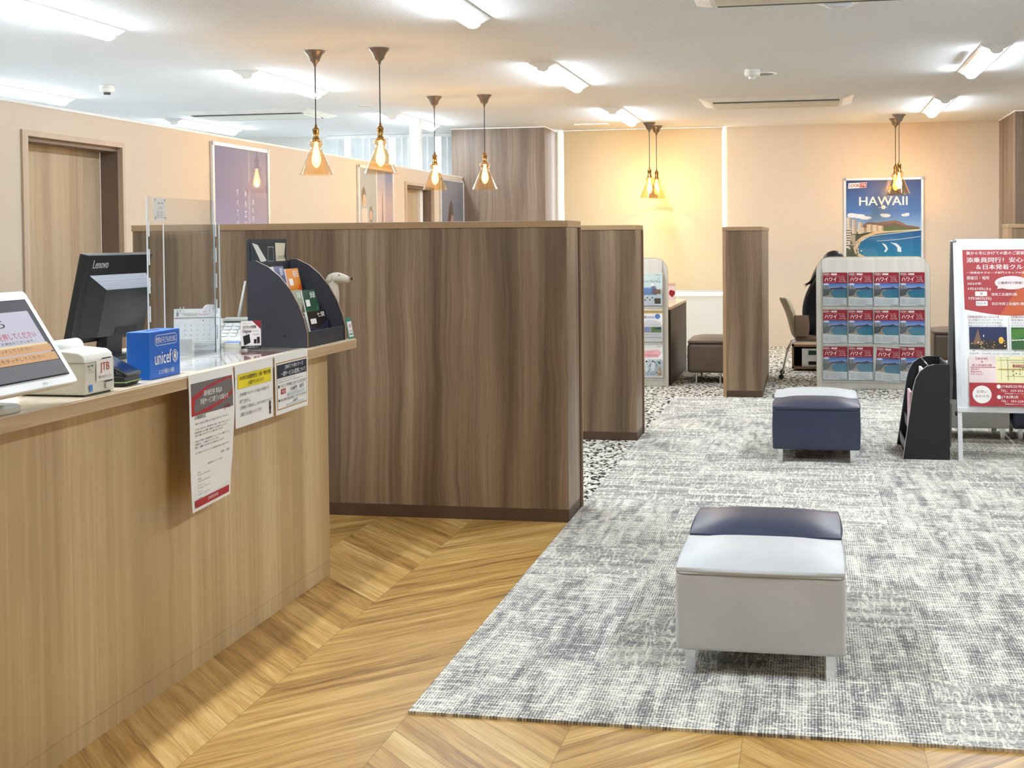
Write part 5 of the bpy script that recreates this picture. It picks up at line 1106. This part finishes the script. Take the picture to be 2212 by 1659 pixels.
def head(c, pitch):
    Mh = Matrix.Translation(c) @ Matrix.Rotation(pitch, 4, 'Y')
    bm = bmesh.new(); bmesh.ops.create_uvsphere(bm, u_segments=32, v_segments=24, radius=.1)
    for q in bm.verts:
        x, y, z = q.co
        x *= .98; y *= .78; z *= 1.18
        if z < 0 and x > 0: y *= 1+z*1.8; x *= 1+z*.7
        if x > .05: x += .022*math.exp(-((y/.014)**2+((z+.018)/.026)**2)); x -= .010*math.exp(-(((abs(y)-.032)/.014)**2+((z-.012)/.012)**2)); x += .006*math.exp(-((y/.022)**2+((z+.058)/.008)**2))
        q.co = (x, y, z)
    me = bpy.data.meshes.new('head'); bm.to_mesh(me); bm.free(); me.materials.append(M_SKIN)
    for p in me.polygons: p.use_smooth = True
    o = bpy.data.objects.new('head', me); C.objects.link(o); o.parent = t; o.matrix_local = Mh
    nk = MB(); nk.tube([(-.03, 0, -.06), (-.055, 0, -.17)], [.05, .055], M_SKIN, 16); nk.build('neck', o)
    for sy in (-1, 1):
        MB().ball((-.004, sy*.079, -.008), .026, M_SKIN, 12, 8, (.6, .28, 1.1)).build('ear', o)
        MB().ball((.079, sy*.032, .012), .012, M_PAPER, 12, 8).ball((.0885, sy*.032, .012), .0052, M_INK, 10, 6).build('eye', o)
        MB().box(.085, .093, sy*.032-.015, sy*.032+.015, .034, .039, M_HAIR).build('eyebrow', o)
    MB().ball((.083, 0, -.058), .016, P((176, 96, 90), .5), 12, 6, (.5, 1.2, .32)).build('mouth', o)
    hb = bmesh.new(); bmesh.ops.create_uvsphere(hb, u_segments=36, v_segments=26, radius=.1)
    for q in hb.verts:
        x, y, z = q.co; x = x*1.08-.008; y *= .90; z = z*1.26+.006
        if x > .02 and z < .052: x = min(x, .045); y *= .9
        if z < -.02 and x < .03: z *= 1.75; x -= .01; y *= .95
        n_ = .002*math.sin(y*260)+.0015*math.sin(x*180+z*90); q.co = (x*(1+n_*6), y*(1+n_*6), z)
    me = bpy.data.meshes.new('hair'); hb.to_mesh(me); hb.free(); me.materials.append(M_HAIR)
    for p in me.polygons: p.use_smooth = True
    h = bpy.data.objects.new('hair', me); C.objects.link(h); h.parent = t; h.matrix_local = Mh
head((.215, 0, 1.095), math.radians(28))
skin('long_hair', [(.205, 0, 1.14), (.135, 0, 1.07), (.07, 0, .99), (.02, 0, .92), (.005, -.01, .87)], [(0, 1), (1, 2), (2, 3), (3, 4)], [(.085, .08), (.09, .085), (.085, .06), (.06, .035), (.03, .015)], M_HAIR, t)
b = MB()
for k in range(9):
    a = random.uniform(-.05, .05); b.tube([(.03+a*.3, a-.02, .95), (.0+a*.4, a-.03, .92), (-.045-random.random()*.02, a-.04, .905-random.random()*.03)], [.010, .005, .0012], M_HAIR, 5)
b.build('hair_strands', t)
def hand(c, sy):
    hb = MB(); x0, y0, z0 = c
    vv = [(x0-.03, y0, z0), (x0+.01, y0, z0), (x0+.045, y0, z0-.002)]
    skin('hand', [(x0-.035, y0, z0), (x0, y0, z0), (x0+.035, y0, z0-.002)], [(0, 1), (1, 2)], [(.024, .018), (.034, .016), (.034, .014)], M_SKIN, t)
    for k, (dy, L_) in enumerate(((-.027, .062), (-.009, .074), (.009, .070), (.026, .055))):
        f = MB(); f.tube([(x0+.045, y0+dy*.9, z0), (x0+.055+L_*.35, y0+dy, z0+.006), (x0+.055+L_*.7, y0+dy, z0-.002), (x0+.050+L_*.95, y0+dy, z0-.012)], [.0095, .0088, .008, .0065], M_SKIN, 10); f.build('finger', t)
    f = MB(); f.tube([(x0-.005, y0-sy*.025, z0), (x0+.02, y0-sy*.048, z0-.004), (x0+.048, y0-sy*.056, z0-.008)], [.012, .0105, .008], M_SKIN, 10); f.build('thumb', t)
hand((.50, -.125, .741), -1); hand((.50, .125, .741), 1)
for sy in (-.11, .11): skin('shoe', [(.38, sy, .055), (.44, sy, .045), (.54, sy, .032)], [(0, 1), (1, 2)], [(.05, .05), (.045, .04), (.036, .026)], M_SHOE, t)
t = thing('brown_bundle', 'brown bundle resting on the chair beside the person in black', 'bundle', (-.085, 12.085, .42), math.radians(8))
pillow_box(.13, .05, 0, .20, M_TAN, crown=0).build('bundle_body', t, bevel=.01)  # plain stand-in block for the brown seat/jacket shape

bpy.context.view_layer.update()
